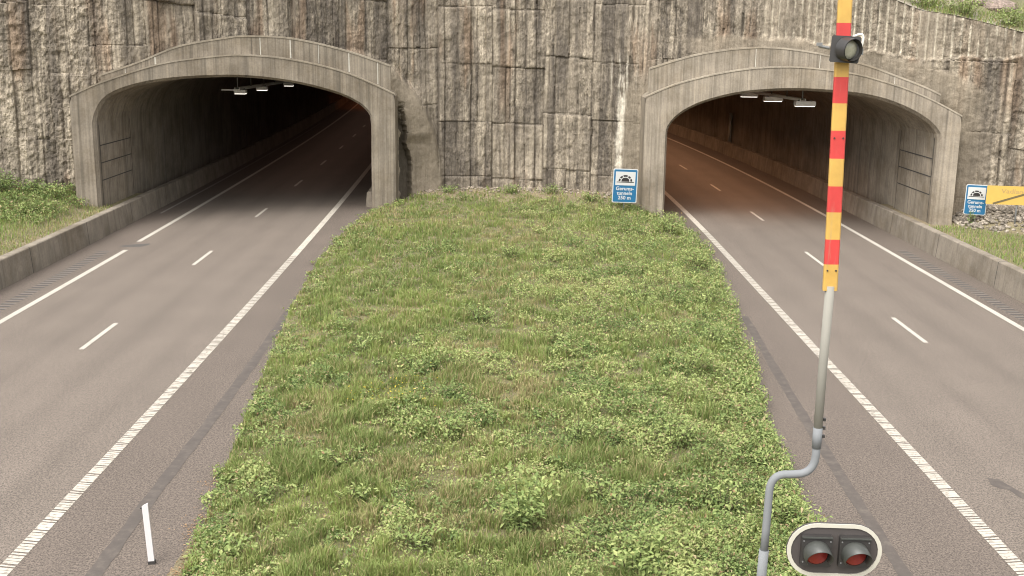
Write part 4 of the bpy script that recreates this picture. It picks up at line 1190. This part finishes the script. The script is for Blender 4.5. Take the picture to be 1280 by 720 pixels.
# ------------------------------------------------------------------ double red signal
def signal():
    cx, cy, cz = 3.13, 10.4, 3.565
    z0 = float(zmed(cx, cy)); root = empty('traffic_signal', (cx, cy, z0), 'oval black double signal with two unlit red hooded lamps and white rim', 'traffic signal', None, (0, 0, R(-2)))
    C = cz - z0
    def stad(w, h, n=14):
        r = h / 2; s = w / 2 - r
        return [(s + r * math.sin(a), -r * math.cos(a)) for a in np.linspace(0, math.pi, n)] + [(-s - r * math.sin(a), r * math.cos(a)) for a in np.linspace(0, math.pi, n)]
    def plate(w, h, y0, y1, name, mat, parent):
        o = stad(w, h); n = len(o)
        V = [(x, y0, C + z) for x, z in o] + [(x, y1, C + z) for x, z in o]
        return link(name, mesh_from(name, V, [tuple(range(n)), tuple(reversed(range(n, 2 * n)))] + [(i, n + i, n + (i + 1) % n, (i + 1) % n) for i in range(n)], mat), parent)
    plate(.95, .580, -.012, .012, 'backing_board', M['board_grey'], root)
    # raised white rim ring
    a, b = stad(.945, .575), stad(.865, .495); n = len(a)
    V = [(x, -.026, C + z) for x, z in a] + [(x, -.026, C + z) for x, z in b] + [(x, -.013, C + z) for x, z in a] + [(x, -.0125, C + z) for x, z in b]
    F = [(i, (i + 1) % n, n + (i + 1) % n, n + i) for i in range(n)] + [(i, 2 * n + i, 2 * n + (i + 1) % n, (i + 1) % n) for i in range(n)] + [(n + i, n + (i + 1) % n, 3 * n + (i + 1) % n, 3 * n + i) for i in range(n)]
    link('rim', mesh_from('rim', V, F, M['rim']), root)
    for x in (-.188, .19):
        t = MB(); t.box((x, -.045, C + .01), (.305, .065, .325), bev=.012); box = t.build('lamp_housing', M['black'], root)
        t = MB(); t.box((x, -.088, C + .164), (.30, .02, .012)); t.build('top_ledge', M['hood'], box)
        c = Vector((x, -.08, C - .005)); n = 20; V = []; F = []
        # hood: an open tunnel visor, longer on top
        for i in range(n + 1):
            q = R(-35) + (R(250)) * i / n
            ln = .05 + .20 * (.5 + .5 * math.sin(q)) ** .8
            for rr_, k in ((.136, 0), (.131, 1), (.125, 1), (.129, 0)):
                V.append((c.x + math.cos(q) * rr_, c.y - ln * k, c.z + math.sin(q) * rr_))
        for i in range(n):
            for k in range(3):
                a_ = 4 * i + k; F.append((a_, a_ + 4, a_ + 5, a_ + 1))
        link('hood', mesh_from('hood', V, F, M['hood'], smooth=True), box)
        t = MB(); t.tube([(c.x, c.y + .005, c.z), (c.x, c.y - .02, c.z), (c.x, c.y - .032, c.z)], [.126, .10, .02], 24); t.build('lens', M['lens_red'], box, True)
        t = MB()
        for dx, dz in ((-.132, .112), (-.132, -.112), (.132, -.112), (.132, .112)): t.tube([(x + dx, -.085, C + .01 + dz), (x + dx, -.076, C + .01 + dz)], .008, 8)
        t.build_each('screw', M['steel'], box)
    t = MB(); t.tube([(0, .075, -.1), (0, .075, C + .2)], .055, 14); t.build('post', M['steel'], root, True)
    t = MB(); t.box((0, .03, C + .1), (.2, .035, .05)); t.box((0, .03, C - .1), (.2, .035, .05)); t.build_each('bracket', M['steel'], root)
signal()

# ------------------------------------------------------------------ tunnel luminaires and trays
def luminaire(loc, rotz, label, group, k=1.0):
    root = empty('tunnel_luminaire', loc, label, 'luminaire', group, (0, 0, rotz))
    b = MB(); b.box((0, 0, 0), (1.0 * k, .42, .24 * (.5 + .5 * k)), bev=.03); b.build('housing', M['lamp_white'], root)
    b = MB(); b.box((0, 0, -.014 - .12 * (.5 + .5 * k)), (.90 * k, .38, .03)); b.build('diffuser', M['diffuser'], root)
    b = MB(); b.box((-.3 * k, 0, .12), (.05, .30, .09)); b.box((.3 * k, 0, .12), (.05, .30, .09)); b.build_each('bracket', M['steel'], root)
    return root
def tray(pts, zc, ends, label):
    root = empty('cable_tray', pts[0], label, 'cable tray'); o = Vector(pts[0])
    b = MB(); P = [Vector(p) - o for p in pts]
    for a, c in zip(P[:-1], P[1:]):
        d = (c - a); L = d.length; ang = math.atan2(-d.x, d.y)
        rm = Matrix.Rotation(ang, 3, 'Z')
        b.box((a + c) / 2 + rm @ Vector((.13, 0, 0)), (.03, L, .14), rot=rm); b.box((a + c) / 2 + rm @ Vector((-.13, 0, 0)), (.03, L, .14), rot=rm)
        b.box((a + c) / 2 + Vector((0, 0, -.03)), (.24, L, .012), rot=rm)
    b.build_each('rail', M['lamp_white'], root)
    for a, c in zip(P[:-1], P[1:]):
        for t_ in (.02, .5):
            p = a.lerp(c, t_); h = MB(); h.tube([p, (p.x, p.y, zc - o.z)], .035, 8); h.build('hanger', M['steel'], root, True)
    if ends:
        h = MB(); h.box((-.35, .0, -.06), (.95, .12, .07)); h.build('crossbar', M['lamp_white'], root)
tray([(-15.7, 60.0, 6.02), (-15.7, 66, 6.02), (-15.75, 72, 6.02), (-16.1, 90, 6.02), (-17.0, 110, 6.02)], 6.95, True, 'white cable tray hanging under the roof of the left tunnel')
for y, x, lab in ((60.3, -15.6, 'white luminaire under the cable tray nearest the mouth of the left tunnel'), (65.2, -15.6, 'second white luminaire from the mouth of the left tunnel'), (72.0, -15.5, 'third white luminaire from the mouth of the left tunnel')):
    luminaire((x, y, 5.86), R(2), lab, 'luminaires in the left tunnel', .62)
tray([(13.6, 56.2, 5.98), (13.3, 62, 5.98), (12.9, 68, 5.98), (12.0, 80, 5.98), (10.6, 100, 5.98), (8.5, 120, 5.98)], 6.7, False, 'white cable tray hanging under the roof of the right tunnel')
rl = [(56.4, 13.75), (61.3, 13.2), (66.5, 12.9), (75, 12.4), (86, 11.7)]
names = ['nearest the mouth', 'second from the mouth', 'third from the mouth', 'fourth from the mouth', 'fifth and farthest']
for (y, x), nm in zip(rl, names):
    luminaire((x, y, 5.80), R(3), 'white luminaire in the right tunnel, %s of the row' % nm, 'luminaires in the right tunnel')
# pipe on the right tunnel wall
def pipe():
    y = 92.0; x = float(cr(y)) + 5.95
    root = empty('wall_pipe', (x, y, .95), 'pale vertical pipe on the wall of the right tunnel above the barrier', 'pipe')
    b = MB(); b.tube([(0, 0, 0), (0, 0, 2.3)], .14, 12); b.build('pipe_body', M['rim'], root, True)
    b = MB(); b.box((0, .1, .5), (.36, .2, .06)); b.box((0, .1, 1.9), (.36, .2, .06)); b.build_each('pipe_clip', M['steel'], root)
pipe()

# sodium lamps deeper inside; the nearer left row is added fill
def lamp(loc, power, col):
    l = bpy.data.lights.new('tunnel_light', 'SPOT'); l.energy = power; l.color = col; l.shadow_soft_size = .25
    l.spot_size = R(134); l.spot_blend = .9
    o = bpy.data.objects.new('tunnel_light', l); COL.objects.link(o); o.location = loc
for y in np.arange(60, 150, 7.0):
    lamp((float(cr(y)) + .4, float(y), 5.5), 330, (1.0, .54, .31))
for y in np.arange(66, 150, 7.0):  # added fill lights that lift the dark near part of the left bore
    lamp((float(cl(y)) + .2, float(y), 5.5), 42, (1.0, .66, .54))
for y in np.arange(150, 185, 7.0):
    lamp((float(cl(y)) + .2, float(y), 5.5), 120, (1.0, .38, .20))

# ------------------------------------------------------------------ world, sun, camera
w = bpy.data.worlds.new('World'); sc.world = w; w.use_nodes = True
N, L = w.node_tree.nodes, w.node_tree.links
bg = N['Background']
sky = N.new('ShaderNodeTexSky'); sky.sky_type = 'NISHITA'; sky.sun_disc = False
EL, AZ = R(58), R(212)          # sun high behind the camera, to the left
sky.sun_elevation = EL; sky.sun_rotation = AZ; sky.air_density = 1.0; sky.dust_density = 4.0
hs = N.new('ShaderNodeHueSaturation'); hs.inputs['Saturation'].default_value = .12   # overcast: a nearly grey sky
L.new(sky.outputs[0], hs.inputs['Color']); L.new(hs.outputs[0], bg.inputs['Color'])
bg.inputs['Strength'].default_value = .14
sl = bpy.data.lights.new('sun', 'SUN'); sl.energy = .85; sl.angle = R(70); sl.color = (1.0, .94, .85)
so = bpy.data.objects.new('sun', sl); COL.objects.link(so)
d = Vector((math.sin(AZ) * math.cos(EL), math.cos(AZ) * math.cos(EL), math.sin(EL)))
so.rotation_euler = d.to_track_quat('Z', 'Y').to_euler()

f = 1385.0; pitch = math.atan(304 / f); roll = R(.7); yaw = math.atan(20 / f * math.cos(pitch))
rt = Vector((1, 0, 0)); upv = Vector((0, math.sin(pitch), math.cos(pitch))); fw = Vector((0, math.cos(pitch), -math.sin(pitch)))
cx_ = rt * math.cos(roll) + upv * math.sin(roll); cu_ = -rt * math.sin(roll) + upv * math.cos(roll)
Rz = Matrix.Rotation(yaw, 3, 'Z')
cx_, cu_, fw = Rz @ cx_, Rz @ cu_, Rz @ fw
cam = bpy.data.cameras.new('camera'); cam.sensor_width = 36; cam.lens = 36 * f / 1280; cam.clip_start = .1; cam.clip_end = 3000
co = bpy.data.objects.new('camera', cam); COL.objects.link(co)
m3 = Matrix((cx_, cu_, -fw)).transposed()
co.matrix_world = Matrix.Translation((0, 0, 8.5)) @ m3.to_4x4()
sc.camera = co

sc.view_settings.view_transform = 'Standard'; sc.view_settings.look = 'None'; sc.view_settings.gamma = 1
sc.view_settings.exposure = 1.40
sc.view_settings.use_curve_mapping = False
sc.cycles.use_denoising = True
sc.cycles.pixel_filter_type = 'BLACKMAN_HARRIS'; sc.cycles.filter_width = 1.05
sc.cycles.max_bounces = 6; sc.cycles.diffuse_bounces = 4
